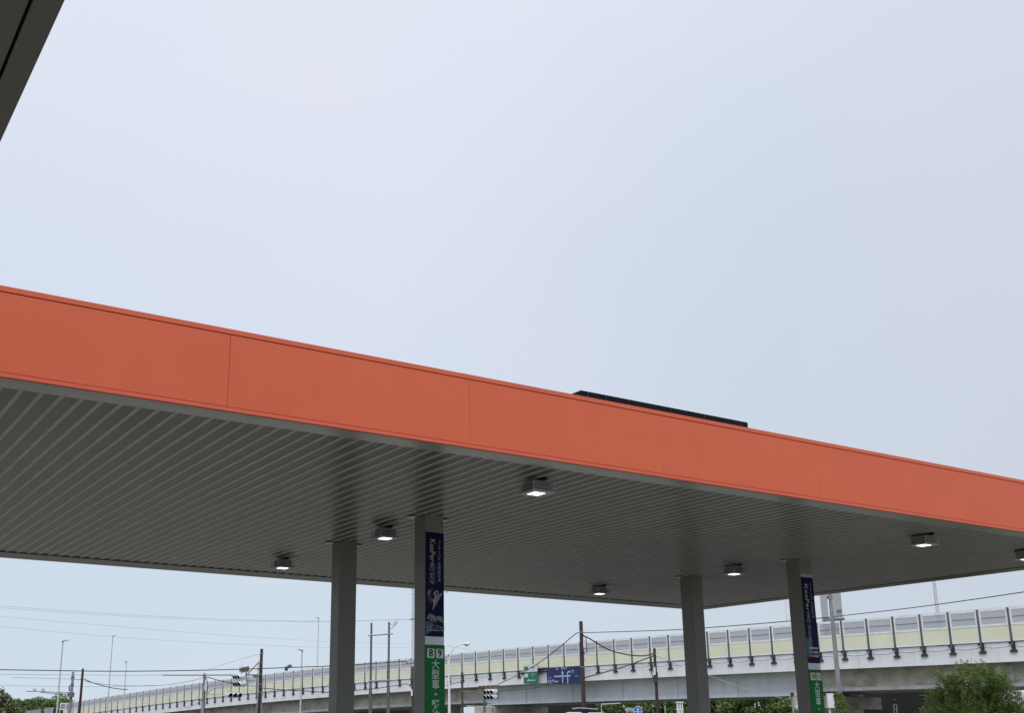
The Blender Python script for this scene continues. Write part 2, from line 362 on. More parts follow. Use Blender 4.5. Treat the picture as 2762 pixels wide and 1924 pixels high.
for cx_, cy_ in COLS:
    b = MB(); rbox(b, cx_, cy_, cx_ + CW, cy_ + CW, 0.0, CZ + .07); co = b.build('column', COLUMN, can)
    b = MB(); mx_, my_ = cx_ + CW / 2, cy_ + CW / 2
    b.box((mx_ - .42, my_ - .035, CZ - .002), (mx_ - CW / 2 - .002, my_ + .2, CZ + .006)); b.build('flashing', TRIM, co); b = MB(); b.box((mx_ + CW / 2 + .002, my_ - .035, CZ - .002), (mx_ + .42, my_ + .2, CZ + .006))
    b.build('flashing', TRIM, co)
    MB().box((cx_ - .05, cy_ - .05, 0.02), (cx_ + CW + .05, cy_ + CW + .05, .03)).build('base_plate', GALV_D, co)

# canopy lights
def canopy_light():
    t = thing('canopy_light', (0, 0, 0), 'x', 'ceiling light', 'lit square lamps under the canopy soffit')
    b = MB()
    b.box((-.20, -.20, -.085), (.20, .20, -.075)); b.box((-.20, -.20, -.125), (.20, .20, -.115)); b.box((-.20, -.20, -.165), (.20, .20, -.155)); b.box((-.205, -.205, -.20), (.205, .205, -.19))
    b.box((-.15, -.15, -.19), (.15, .15, -.03))
    h = b.build('housing', FIN, t)
    b = MB()
    for sx in (-1, 1):
        for sy in (-1, 1): b.box((sx * .2 - .006, sy * .2 - .006, -.215), (sx * .2 + .006, sy * .2 + .006, -.07))
    b.box((-.21, -.21, -.222), (.21, -.115, -.205)); b.box((-.21, .115, -.222), (.21, .21, -.205)); b.box((-.21, -.113, -.222), (-.115, .113, -.205)); b.box((.115, -.113, -.222), (.21, .113, -.205))
    b.build('rim', FIN_L, t)
    MB().box((-.1, -.1, -.226), (.1, .1, -.206)).build('lens', LENS, t)
    MB().box((-.03, -.25, -.03), (.03, .25, .01)).build('mounting_bracket', BLACK, t)
    return t
LP = [((10.57, 14.19), 'lit square soffit lamp nearest the orange fascia, right of the column marked 8 9'),
      ((10.60, 19.27), 'lit square soffit lamp just left of the column marked 8 9'),
      ((10.57, 24.2), 'lit square soffit lamp near the far canopy edge, left of the plain left column'),
      ((20.16, 24.25), 'lit square soffit lamp by the far canopy edge left of the plain right column'),
      ((20.34, 19.39), 'lit square soffit lamp between the plain right column and the column marked 10 11'),
      ((20.4, 14.22), 'lit square soffit lamp right of the column marked 10 11, near the fascia'),
      ((24.05, 14.25), 'lit square soffit lamp cut off by the right picture edge')]
l0 = None
for (lx, ly), lab in LP:
    o = canopy_light() if l0 is None else copy_tree(l0)
    if l0 is None: l0 = o
    o.location = (lx, ly, CZ + .012); o['label'] = lab

# black rooftop box behind the fascia
b = MB(); zt_ = 6.885
b.box((10.92, 13.4, 6.45), (14.66, 13.43, zt_)); b.box((10.92, 13.44, 6.45), (10.95, 14.9, zt_)); b.box((14.63, 13.44, 6.45), (14.66, 14.9, zt_)); b.box((10.96, 14.87, 6.45), (14.62, 14.9, zt_)); b.box((10.95, 13.43, zt_ - .03), (14.63, 14.87, zt_ - .004))
ru = thing('rooftop_box', (12.8, 14.1, 5.92), 'long black sheet-clad box standing on the canopy roof behind the orange fascia', 'rooftop box')
b.build('cladding', ROOFTOP, ru)
for xx in (11.05, 11.42, 11.9, 12.82, 13.6, 14.47): b = MB(); b.box((xx, 13.392, 6.5), (xx + .012, 13.3985, zt_ - .01)); b.build('seam_strip', mat('seam_grey', (.03, .03, .035), .4), ru)
for xx in (11.2, 14.4):
    for yy_ in (13.6, 14.7): MB().box((xx - .04, yy_ - .04, 5.92), (xx + .04, yy_ + .04, 6.46)).build('stand', GALV_D, ru)

# ------------------------------------------------------------------ second roof over the camera's left
sr = thing('station_roof_edge', (-3, 2, 0), 'corner of a second flat roof with dull grey-brown soffit and a black joint, top left', 'roof')
MB().box((.868, -8, CZ), (1.015, 11.5, CZ + .05)).build('soffit_edge_strip', EAVE, sr)
MB().box((-7, -8, CZ + .004), (.846, 11.5, CZ + .05)).build('soffit_panel', EAVE, sr)
MB().box((-7, -8, CZ + .06), (.985, 11.5, CZ + .95)).build('roof_body', BLACK, sr)
MB().box((.99, -8.02, CZ + .056), (1.012, 11.52, CZ + 1.0)).build('fascia_panel', ORANGE, sr)
for yy_ in (-5, 3.0): MB().box((-4.2, yy_, 0), (-3.8, yy_ + .4, CZ)).build('column', COLUMN, sr)

# ------------------------------------------------------------------ banners on the columns
def fit(body, size, m_, t, o, U, V, length, bold):
    ob = text(body, size, m_, None, (0, 0, 0), (1, 0, 0), (0, 1, 0), bold=bold)
    xs = [v.co.x for v in ob.data.vertices]; k = length / (max(xs) - min(xs)); bpy.data.objects.remove(ob)
    return text(body, size, m_, t, o, U, V, bold=bold, rot=-PI / 2, sx=k)
def banner_blue(x0, yf, zt, zb, var):
    w = CW - .006
    t = thing('column_banner', (x0 + w / 2, yf, zb), '', 'banner', 'dark blue coating-service banners on the canopy columns')
    U, V = (1, 0, 0), (0, 0, 1); y = yf - .008
    MB().box((x0, yf - .008, zb), (x0 + w, yf - .001, zt)).build('board', NAVY, t)
    def P(fx, fz): return (x0 + w * fx, y - .002, zt - (zt - zb) * fz)
    H_ = zt - zb
    k0, k1 = ((.065, .285), (.075, .40))[var]; p0_, p1_ = ((.295, .50), (.415, .72))[var]
    fit('KeePer', .17, GOLD, t, P(.36, (k0 + k1) / 2), U, V, (k1 - k0) * H_, .005)
    fit('PRO SHOP', .13, LIGHTTXT, t, P(.32, (p0_ + p1_) / 2), U, V, (p1_ - p0_) * H_, 0)
    text('コーティング プロショップ', .03, LIGHTTXT, t, P(.50, (p0_ + p1_) / 2), U, V, rot=-PI / 2)
    col = [('コ', .095), ('|', .125), ('テ', .155), ('ィ', .185), ('ン', .215), ('グ', .245), ('技', .29), ('術', .325), ('認', .36), ('定', .395), ('店', .43)]
    obs = [text(c, .072, LIGHTTXT, t, P(.74, f * 1.12 - .02), U, V) for c, f in col]
    join_meshes(obs, 'lettering')
    def poly(pts, m_, nm, dy=0):
        vsx = [(x0 + w * a, y - .0015 - dy, zt - H_ * c) for a, c in pts]; n = len(vsx)
        bk = [(v[0], y + .001, v[2]) for v in vsx]
        MB().add(vsx + bk, [tuple(range(n)), tuple(range(n, 2 * n))[::-1]] + [(i, (i + 1) % n, n + (i + 1) % n, n + i) for i in range(n)]).build(nm, m_, t)
    GR = mat('banner_print_grey', (.16, .18, .19), .5, var=.35, scale=14); RD = mat('banner_print_maroon', (.11, .022, .025), .5, var=.4, scale=16)
    SK = mat('banner_print_pale', (.26, .26, .26), .5, var=.3, scale=18); BL = mat('banner_print_blue', (.02, .09, .22), .4, var=.3, scale=5); DK = mat('banner_print_dark', (.012, .014, .02), .5)
    if var == 0:
        poly([(.10, .60), (.22, .555), (.40, .545), (.30, .60), (.34, .66), (.30, .70), (.14, .66)], RD, 'print')
        poly([(.14, .575), (.24, .552), (.22, .59), (.12, .615)], SK, 'print', .0006)
        poly([(.42, .59), (.55, .56), (.70, .565), (.74, .60), (.95, .575), (.62, .68), (.38, .76), (.42, .68), (.34, .65), (.50, .64)], SK, 'print', .0004)
        poly([(.56, .575), (.66, .575), (.64, .61), (.58, .61)], DK, 'print', .001)
        poly([(.97, .575), (.28, .79), (.25, .80), (.60, .69)], SK, 'print', .0006)
        poly([(.06, .83), (.22, .785), (.50, .80), (.62, .845), (.50, .875), (.20, .855)], GR, 'print', .0004)
        poly([(.52, .815), (.80, .80), (.98, .84), (.95, .87), (.70, .85)], GR, 'print', .0006)
        poly([(.12, .835), (.26, .83), (.28, .858), (.16, .862)], DK, 'print', .001); poly([(.36, .845), (.48, .85), (.5, .872), (.38, .868)], DK, 'print', .001)
        poly([(.02, .86), (.4, .875), (.3, .955), (.02, .99)], BL, 'print', .0002)
        obs = [text('コーティング技術', .052, LIGHTTXT, t, P(.52, .918), U, V, bold=.01), text('お客様満足度No.1店', .038, LIGHTTXT, t, P(.52, .942), U, V, bold=.01), text('KeePer coating', .026, BL, t, P(.52, .895), U, V)]
        join_meshes(obs, 'lettering')
    else:
        poly([(.02, .70), (.5, .73), (.4, .88), (.02, .95)], BL, 'print', .0002)
        for k, (c_, f) in enumerate((((.50, .46, .18), .815), ((.08, .28, .45), .862), ((.62, .13, .04), .905))):
            poly([(.22, f), (.55, f), (.55, f + .026), (.22, f + .026)], mat('banner_chip_%s' % ('olive', 'cyan', 'orange')[k], c_, .5), 'print', .0008)
            poly([(.57, f), (.92, f), (.92, f + .026), (.57, f + .026)], LIGHTTXT, 'print', .0008)
    return t
def banner_green(x0, yf, zt, zb, n1, n2):
    w = CW + .016; x0 -= .008
    t = thing('column_number_sign', (x0 + w / 2, yf, zb), '', 'sign', 'green pump-number signs on the canopy columns')
    MB().box((x0, yf - .014, zb), (x0 + w, yf - .001, zt)).build('board', GREEN_SIGN, t)
    U, V = (1, 0, 0), (0, 0, 1); y = yf - .014
    for fx, n in ((.31, n1), (.76, n2)):
        cxx = x0 + w * (fx - .015)
        p = MB().box((cxx - .078, y - .003, zt - .235), (cxx + .078, y - .0002, zt - .068)).build('number_plate', mat('number_plate_white', (.60, .64, .60), .5), t)
        text(n, .185 if len(n) < 2 else .155, DARKTXT, p, (cxx, y - .0045, zt - .152), U, V, bold=.022, sx=1.0 if len(n) < 2 else .8)
    zc = zt - .36
    obs = []
    for c, dz in (('大', 0), ('型', .178), ('車', .356), ('・', .53), ('軽', .71), ('油', .89), ('専', 1.07), ('用', 1.25)):
        if zc - dz > zb + .1:
            obs.append(text(c, .182, mat('pale_green_white_lettering', (.52, .66, .58), .5), t, (x0 + w * .53, y - .003, zc - dz), U, V, bold=.014, sx=.95))
    join_meshes(obs, 'lettering')
    return t
xb, yb_ = COLS[0]; xd, yd = COLS[2]
tag(banner_blue(xb + .004, yb_, 5.20, 3.275, 0), 'dark blue vertical banner with a printed car on the column above the 8 9 sign')
tag(banner_blue(xd + .004, yd, 5.09, 3.125, 1), 'dark blue vertical banner with three coloured chips on the column above the 10 11 sign')
tag(banner_green(xb, yb_, 3.12, .9, '8', '9'), 'green vertical sign with white plates 8 and 9 on the nearest column')
tag(banner_green(xd, yd, 2.975, .9, '10', '11'), 'green vertical sign with white plates 10 and 11 on the right column')
for (cx_, cy_), z0, z1, lab in (((xb, yb_), 3.12, 3.275, 'silver metal band on the column between the car banner and the 8 9 sign'), ((xd, yd), 2.975, 3.125, 'silver metal band on the column between the chip banner and the 10 11 sign')):
    o = MB().box((cx_ + .002, cy_ - .007, z0 + .004), (cx_ + CW - .002, cy_ - .001, z1 - .004)).build('metal_band', SILVER); tag(o, lab, 'band', 'silver bands on the canopy columns')
o = MB().box((xd + .01, yd - .007, 5.10), (xd + CW - .01, yd - .001, 5.17)).build('metal_band', SILVER); tag(o, 'thin silver band on the right column just above the chip banner', 'band', 'silver bands on the canopy columns')
xc, yc = COLS[3]
t = thing('orange_plate', (xc + .25, yc, 1.4), 'small orange plate with dark lettering low on the plain right column', 'sign')
MB().box((xc + .13, yc - .012, 1.45), (xc + .40, yc - .001, 2.03)).build('board', ORANGE_TRIM, t)
text('給油', .12, mat('maroon_lettering', (.08, .01, .01), .5), t, (xc + .265, yc - .015, 1.93), (1, 0, 0), (0, 0, 1), bold=.01)

# ------------------------------------------------------------------ elevated road
def ctr(Y):
    yc_ = min(max(Y, 38.0), 186.0)
    def fx(q): u = (q - 110) / 70; return ((1.07570941 * u - 1.32396972) * u - 11.92085903) * u + 58.85192703
    x_ = fx(yc_)
    if Y != yc_: x_ += (fx(yc_ + .5) - fx(yc_ - .5)) * (Y - yc_)
    return x_
def ztop(Y):
    yc_ = min(max(Y, 42.0), 186.0)
    def fz(q): u = (q - 110) / 70; return (((.21876522 * u - .04249215) * u - 1.37027412) * u - 1.48425869) * u + 8.82412547
    z_ = fz(yc_)
    if Y > yc_: z_ += (fz(186.0) - fz(185.0)) * (Y - yc_)
    return z_
path = []; Yc = 42.334
ystart = Yc
# step back (towards the right of the picture) 12 bays, then forward in 2 m steps
Yv = Yc
for _ in range(12):
    dx = ctr(Yv) - ctr(Yv - 1); Yv -= 2 / math.hypot(1, dx)
for i in range(88):
    dx = ctr(Yv + 1) - ctr(Yv); u_ = Vector((dx, 1, 0)).normalized()
    path.append((Vector((ctr(Yv), Yv, ztop(Yv))), u_, Vector((u_.y, -u_.x, 0))))   # n points to +X (away from the camera)
    Yv += 2.0 * u_.y * .992
def bay(b, i, j, n0, n1, za, zb, e0=0, e1=0, mi=0):
    """box from path point i to j between normal offsets n0..n1 and heights za..zb relative to the barrier top"""
    (p0, u0, m0), (p1, u1, m1) = path[i], path[j]
    a = p0 + u0 * e0; c = p1 - u1 * e1
    up = Vector((0, 0, 1))
    b.hexa([a + m0 * n0 + up * za, c + m1 * n0 + up * za, c + m1 * n1 + up * za, a + m0 * n1 + up * za,
            a + m0 * n0 + up * zb, c + m1 * n0 + up * zb, c + m1 * n1 + up * zb, a + m0 * n1 + up * zb], mi)
def strip(b, i0, i1, n0, n1, za, zb, mi=0):
    ring_ = []
    for i in range(i0, i1 + 1):
        p, u, n = path[i]; up = Vector((0, 0, 1))
        ring_.append([p + n * n0 + up * za, p + n * n1 + up * za, p + n * n1 + up * zb, p + n * n0 + up * zb])
    vv = [q for r in ring_ for q in r]; ff = []
    for k in range(len(ring_) - 1):
        for j in range(4): ff.append((4 * k + j, 4 * k + (j + 1) % 4, 4 * k + 4 + (j + 1) % 4, 4 * k + 4 + j))
    ff += [(3, 2, 1, 0), tuple(4 * (len(ring_) - 1) + j for j in range(4))]
    b.add(vv, ff, mi)
NB = len(path) - 1
ov = thing('overpass', path[40][0] * 1.0, 'long elevated road with pale parapet and yellow and clear noise barrier panels', 'overpass')
ov.location.z = 0
HB = 2.045
# post with bracket, shared mesh
def post_mesh():
    b = MB(); b.obox((0, 0, -1.03 - .12), (.06, 0, 0), (0, .045, 0), (0, 0, 1.07 + .12)); return b
pb = post_mesh()
for i in range(NB + 1):
    p, u, n = path[i]
    if i == 0:
        p0 = pb.build('barrier_post', POST, None); pm = p0.data
        b = MB(); b.obox((-.02, -.055, -2.40), (.11, 0, 0), (0, .05, 0), (0, 0, .34)); b.obox((0, -.06, -2.68), (.22, 0, 0), (0, .06, 0), (0, 0, .07)); b.obox((.08, -.055, -2.16), (.16, 0, 0), (0, .05, 0), (0, 0, .06))
        q0 = b.build('bracket', BRKT, None); qm = q0.data
        po, bo = p0, q0
    else:
        po = bpy.data.objects.new('barrier_post', pm); C.objects.link(po); bo = bpy.data.objects.new('bracket', qm); C.objects.link(bo)
    ang = math.atan2(u.y, u.x)
    po.parent = ov; po.location = Vector((p.x, p.y, p.z)) - ov.location + (-n) * .02; po.rotation_euler = (0, 0, ang)
    bo.parent = po
def flip_n(): pass
for i in range(NB):
    # upper clear panel
    b = MB(); bay(b, i, i + 1, .005, .02, -.94, -.075, .09, .09); cp = b.build('clear_panel', CLEAR, ov)
    b = MB(); bay(b, i, i + 1, -.02, .04, -.11, 0.07, .065, .065); bay(b, i, i + 1, -.02, .04, -1.06, -.935, .065, .065)
    bay(b, i, i + 1, -.02, .04, -.935, -.11, .065, 1.79); bay(b, i, i + 1, -.02, .04, -.935, -.11, 1.79, .065)
    b.build('panel_frame', FRAME, cp)
    b = MB(); bay(b, i, i + 1, -.012, .03, -.56, -.525, .1, .1); b.build('mid_rail', RAIL, cp)
    b = MB(); bay(b, i, i + 1, .005, .02, -1.99, -1.035, .09, .09); yp = b.build('yellow_panel', YELLOW, ov)
    b = MB(); bay(b, i, i + 1, -.015, .035, -HB, -1.99, .075, .075)
    bay(b, i, i + 1, -.015, .035, -1.99, -1.065, .065, 1.84); bay(b, i, i + 1, -.015, .035, -1.99, -1.065, 1.84, .065)
    b.build('panel_frame', FRAME, yp)
b = MB(); strip(b, 0, NB, .10, .38, -3.33, -HB - .03); b.build('parapet', PARA, ov)
b = MB(); strip(b, 0, NB, .055, .095, -HB - .05, -HB - .015); b.build('parapet_coping_joint', BLACK, ov)
for i in range(2, NB, 5):
    b = MB(); bay(b, i, i + 1, .094, .0985, -3.3, -HB - .055, .98, .995); b.build('parapet_joint', mat('joint_grey', (.3, .3, .3), .7), ov)
b = MB(); strip(b, 0, NB, .385, 9.6, -3.25, -2.95); b.build('deck', CONC, ov)
b = MB(); strip(b, 0, NB, 9.605, 9.9, -3.33, -1.9); b.build('far_parapet', PARA, ov)
def idx_at(x):            # nearest bay index for a photo column
    d = ray(x, 1800); a = math.atan2(d.x, d.y)
    return min(range(NB), key=lambda i: abs(math.atan2(path[i][0].x, path[i][0].y) - a))
iR, iL, iM = idx_at(2170), idx_at(1300), idx_at(640)
# white steel box girder over the crossing
for n0 in (1.5, 6.6):
    b = MB(); strip(b, iR, iL, n0, n0 + 1.7, -5.02, -3.26); gd = b.build('steel_girder', STEEL, ov)
    b = MB(); strip(b, iR, iL, n0 - .10, n0 - .004, -5.06, -4.98); strip(b, iR, iL, n0 - .03, n0 - .003, -4.62, -4.59)
    for i in range(iR, iL, 3): bay(b, i, i + 1, n0 - .09, n0 - .003, -4.975, -3.3, .5, 1.48)
    b.build('stiffener', STEEL, gd)
for a, c in ((0, iR), (iL, iM), (iM, NB)):
    for n0 in (1.5, 5.6):
        b = MB(); strip(b, a, c, n0, n0 + 2.6, -4.55, -3.26); gd = b.build('concrete_girder', CONC, ov)
        b = MB(); strip(b, a, c, n0 - .14, n0 + 2.7, -4.80, -4.552); b.build('girder_flange', CONC_L, gd)
        for i in range(a + 3, c, 9):
            if i + 1 <= c and n0 < 2: b = MB(); bay(b, i, i + 1, n0 - .10, n0 - .003, -4.55, -3.5, .9, .9); b.build('downpipe', CONC_L, gd)
# piers
def pier(i, w=2.2, cap=True):
    p, u, n = path[i]; zt_ = p.z - 4.8 - (.27 if i in (iR, iL) else 0)
    b = MB(); c = p + n * 4.8; c.z = (zt_ - .9) / 2; b.obox(c, u * w / 2, n * 1.6, Vector((0, 0, (zt_ - .9) / 2)))
    pr = b.build('pier', CONC, ov)
    b = MB(); c = p + n * 4.8; c.z = zt_ - .48; b.obox(c, u * (w / 2 + .15), n * 3.9, Vector((0, 0, .44))); b.build('pier_cap', CONC, pr)
for i in (iR, iL, iM, min(NB - 2, iM + 12), max(2, iR - 14)): pier(i)
# cable slung between the brackets on the outside
b = MB(); pts = []
for i in range(0, idx_at(1200)):
    (p, u, n), (q, u2, n2) = path[i], path[i + 1]
    for k in range(6):
        f = k / 6; s_ = .13 * 4 * f * (1 - f) + (.03 if i % 3 else 0); c = p.lerp(q, f) + n * -.04; pts.append((c.x, c.y, c.z - 2.32 - s_))
b.tube(pts, .014, 4); b.build('slung_cable', WIRE, ov)
i = idx_at(2303); p, u, n = path[i]; c = at(2303, 1773, math.hypot(p.x, p.y) - .15)
b = MB(); b.obox(c, u * .14, n * .1, Vector((.0, 0, .27))); b.build('junction_box', BRKT, ov)
# things on the pier face beside the crossing
# ------------------------------------------------------------------ road signs fixed to the parapet
def sign_frame(xa, ya_, xb2, yb2, r_a, r_b):
    A, B = at(xa, ya_, r_a), at(xb2, yb2, r_b)
    return A, B
def fl(c, e, k=1.0): return Vector(c)
def road_board(name, tl, tr_, h, m_, label, cat, rows=None):
    A, B = tl, tr_; u = (B - A); u.z = 0; L = u.length; u.normalize(); up = Vector((0, 0, 1)); nrm = u.cross(up)   # towards the viewer
    t = thing(name, (A + B) / 2 - up * h, label, cat)
    slope = (B.z - A.z) / L
    b = MB(); c = (A + B) / 2 - up * h / 2; us = (B - A) / 2
    b.obox(c, us, -nrm * .03, up * h / 2); b.build('board', m_, t)
    b = MB(); 
    for f in (.25, .75):
        q = A.lerp(B, f) - nrm * .2 - up * h / 2; b.obox(q, u * .05, nrm * .16, up * (h / 2 - .05))
    b.build('mounting_frame', GALV_D, t)
    us_ = (B - A).normalized()
    def P(fx, fz, d=.034): return A + (B - A) * fx - up * h * fz + nrm * d
    return t, P, us_, up, nrm, L
def flatpoly(P, pts, m_, parent, name, d=.034):
    vsx = [P(a, c, d) for a, c in pts]; bk = [P(a, c, .03) for a, c in pts]; n = len(vsx)
    return MB().add(vsx + bk, [tuple(range(n)), tuple(range(n, 2 * n))[::-1]] + [(k, (k + 1) % n, n + (k + 1) % n, n + k) for k in range(n)]).build(name, m_, parent)
def merge_children(parent, name):
    ks = [c for c in parent.children if c.name.split('.')[0] == name]
    if len(ks) > 1:
        for k in ks: k.parent = None
        o = join_meshes(ks, name); o.parent = parent; o.matrix_parent_inverse = Matrix.Translation(parent.location).inverted()
# blue direction board
iB = idx_at(1530); rB = lambda x: math.hypot(*path[idx_at(x)][0].xy)
A = at(1475, 1802.5, rB(1475) - 1.0); B = at(1564.5, 1797.2, rB(1564) - 1.0)
t, P, us_, up, nrm, L = road_board('direction_sign', A, B, 1.52, BLUE_SIGN, 'wide blue road direction board with white crossroad arrows fixed to the overpass parapet', 'road sign')
flatpoly(P, [(.22, .50), (.72, .50), (.72, .575), (.22, .575)], SIGNPALE, t, 'road_diagram')
flatpoly(P, [(.465, .40), (.495, .40), (.495, .92), (.465, .92)], SIGNPALE, t, 'road_diagram', .036)
flatpoly(P, [(.445, .35), (.48, .22), (.515, .35), (.497, .40), (.463, .40)], SIGNPALE, t, 'road_diagram', .036)
flatpoly(P, [(.615, .34), (.645, .34), (.645, .98), (.615, .98)], SIGNPALE, t, 'road_diagram', .036)
flatpoly(P, [(.615, .34), (.64, .285), (.69, .285), (.69, .245), (.74, .31), (.69, .38), (.69, .345), (.645, .345)], SIGNPALE, t, 'road_diagram', .038)
flatpoly(P, [(.235, .83), (.275, .755), (.275, .80), (.345, .80), (.345, .86), (.275, .86), (.275, .905)], SIGNPALE, t, 'road_diagram', .036)
merge_children(t, 'road_diagram')
for s_, fx, fz, sz in (('名古屋', .125, .83, .36), ('国1', .33, .12, .25), ('豊明 市街', .53, .10, .22), ('港', .79, .33, .34), ('DAIDO', .09, .60, .14), ('OTAKA', .90, .57, .14)):
    text(s_, sz, SIGNPALE, t, P(fx, fz, .036), us_, up, bold=.012, sx=.8)
# green and white direction board
A = at(1412.5, 1794.5, rB(1412) - 1.0); B = at(1450, 1792.5, rB(1450) - 1.0)
t, P, us_, up, nrm, L = road_board('expressway_sign', A, B, 1.72, GREEN_SIGN2, 'narrow road sign, white upper half, green lower half with left arrow, on the parapet', 'road sign')
flatpoly(P, [(.0, .0), (1.0, .0), (1.0, .385), (.0, .41)], SIGNW, t, 'white_field', .0335)
flatpoly(P, [(.03, .12), (.34, .11), (.34, .29), (.03, .30)], GREEN_SIGN2, t, 'route_plate', .036)
flatpoly(P, [(.06, .50), (.32, .49), (.32, .67), (.06, .68)], SIGNW, t, 'route_plate', .036)
flatpoly(P, [(.20, .90), (.37, .74), (.39, .81), (.82, .81), (.82, .875), (.39, .875)], MINT, t, 'arrow', .036)
text('C2', .19, MINT, t, P(.185, .205, .038), us_, up, bold=.01); text('名二環東名', .15, DARKTXT, t, P(.67, .17, .036), us_, up, bold=.01, sx=.85); text('Meinikan', .09, DARKTXT, t, P(.67, .28, .036), us_, up)
text('23', .16, GREEN_SIGN2, t, P(.19, .59, .038), us_, up); text('有松入口', .19, MINT, t, P(.68, .54, .036), us_, up, bold=.01, sx=.85); text('Entrance', .12, MINT, t, P(.68, .655, .036), us_, up)
# backing frame between both boards, dark
b = MB()
for (xa, ya_, xb2, yb2) in ((1404, 1818, 1413, 1817), (1452, 1806, 1474, 1804), (1452, 1813, 1476, 1812)):
    b.tube([at(xa, ya_, rB(xa) - .35), at(xb2, yb2, rB(xb2) - .35)], .09, 6)
o = b.build('sign_support_rail', BRKT); tag(o, 'dark steel rails holding the two direction boards to the parapet', 'support rail')

# ------------------------------------------------------------------ poles
def zat(x, y, r): return at(x, y, r).z
def pole(name, x, ytop, r, dia_top, dia_bot, m_, label, cat='pole', group=None):
    p = at(x, ytop, r); t = thing(name, (p.x, p.y, 0), label, cat, group)
    b = MB(); n = 6; b.tube([(p.x, p.y, p.z * k / n) for k in range(n + 1)], [(dia_bot + (dia_top - dia_bot) * k / n) / 2 for k in range(n + 1)], 12)
    b.tube([(p.x, p.y, p.z - .002), (p.x, p.y, p.z + .05)], [dia_top / 2 * .98, dia_top / 2 * .6], 12)
    b.build('shaft', m_, t); return t, p
def bands(t, p, zs, rad, m_=GALV, h=.05):
    for z_ in zs:
        b = MB(); b.tube([(p.x, p.y, z_), (p.x, p.y, z_ + h)], rad, 12); b.build('clamp', m_, t)
CAMR = Vector((rt.x, rt.y, 0)).normalized()     # level direction to the right of the picture
CAMF = Vector((CAMR.y * -1, CAMR.x, 0))         # away from the camera
def boxat(b, c, w, d, h, mi=0): b.obox(c, CAMR * w / 2, CAMF * d / 2, Vector((0, 0, h / 2)), mi)

t, p = pole('utility_pole', 1566.8, 1678.4, 79, .245, .33, BROWNP, 'tall rusty brown utility pole between the blue board and the right columns', group='brown utility poles')
tall = (t, p)
bands(t, p, [p.z - .75, p.z - 3.1], .15); b = MB(); c = at(1576, 1738, 79); boxat(b, c, .16, .16, .5); b.build('equipment_box', WHITE, t)
b = MB(); b.tube([at(1570, 1710, 78.9), at(1580, 1722, 78.8), at(1583, 1745, 78.8), at(1582, 1762, 78.8), at(1577, 1766, 78.8), at(1572, 1755, 78.9)], .03, 6); b.build('cable_loop', WIRE, t)
b = MB(); b.tube([at(1561, 1780, 79), at(1581, 1780, 79)], .018, 5); b.build('step_bolt', GALV_D, t)
b = MB(); b.tube([at(1543, 1913.5, 78.7), at(1566, 1911, 78.7)], .045, 6); b.tube([at(1580, 1912.5, 78.7), at(1612, 1915, 78.7)], .045, 6); boxat(b, at(1573, 1912, 78.8), .36, .4, .1); b.build('signal_arm', GALV, t)
t, p = pole('utility_pole', 701 + 5, 1753, 88, .22, .32, BROWNP, 'rusty brown utility pole right of the left-hand signal cluster', group='brown utility poles')
bands(t, p, [p.z - .35, p.z - 1.0, zat(700, 1822, 88), zat(699, 1848, 88), zat(699, 1870, 88)], .145)
b = MB()
b.tube([at(698.5, 1790, 87.7), at(696, 1815, 87.7), at(694, 1860, 87.7), at(693, 1924, 87.7)], .035, 6)
b.tube([at(710, 1830, 87.8), at(707, 1870, 87.8), at(704, 1924, 87.8)], .035, 6); b.build('conduit', GALV, t)
b = MB(); boxat(b, at(697, 1805, 87.7), .14, .14, .55); b.build('equipment_box', SIGNAL_BACK, t)
b = MB(); b.tube([at(707, 1873, 87.7), at(711, 1873, 87.7), at(712, 1877, 87.7), at(709, 1880, 87.7)], .018, 5); b.build('step_bolt', GALV_D, t)
b = MB(); b.tube([at(699, 1822, 87.9), at(440, 1822.5, 92)], .05, 8); b.tube([at(700, 1786, 87.9), at(686, 1800, 88), at(668, 1820, 88)], .05, 6); b.build('signal_arm', GALV, t)
b = MB(); boxat(b, at(692, 1825, 87.9), .5, .3, .22); b.build('arm_bracket', GALV_D, t)
t, p = pole('utility_pole', 223.7, 1806.3, 98, .19, .25, mat('dark_maroon_pole', (.035, .012, .014), .6, var=.3), 'dark maroon pole at far left, right of the grey concrete pole', group='brown utility poles')
bands(t, p, [zat(222, 1832, 98)], .12, GALV_D)
t, p = pole('utility_pole', 1246.5, 1815, 99, .19, .24, OLIVEP, 'dark narrow utility pole just right of the curved street lamp', group='brown utility poles')
bands(t, p, [zat(1247, 1867, 99), zat(1248, 1892, 99)], .13)
b = MB(); b.tube([at(1252, 1868, 98.8), at(1290, 1866, 98), at(1303, 1861, 97.5)], .035, 6); b.tube([at(1262, 1888, 98.8), at(1285, 1872, 98), at(1306, 1868, 97.5)], .025, 6); b.build('signal_arm', GALV, t)
t, p = pole('utility_pole', 1765, 1751.5, 85, .20, .27, BROWNP, 'short brown utility pole left of the plain right column', group='brown utility poles')
bands(t, p, [zat(1765, 1765, 85), zat(1768, 1802, 85)], .125)
b = MB(); boxat(b, at(1765, 1812, 84.8), .14, .2, .5); b.build('equipment_box', WHITE, t)
b = MB(); b.tube([at(1757, 1775, 84.8), at(1757, 1800, 84.8), at(1757.5, 1820, 84.8), at(1763, 1832, 84.8)], .035, 6); b.build('conduit', WIRE, t)
b = MB(); boxat(b, at(1772, 1822, 84.8), .1, .2, .42); boxat(b, at(1768.5, 1834, 84.8), .25, .3, .5); b.build('equipment_cover', BRKT, t)
t, p = pole('utility_pole', 1113.5, 1800, 100, .18, .25, OLIVEP, 'olive brown pole half hidden by the column marked 8 9', group='brown utility poles')
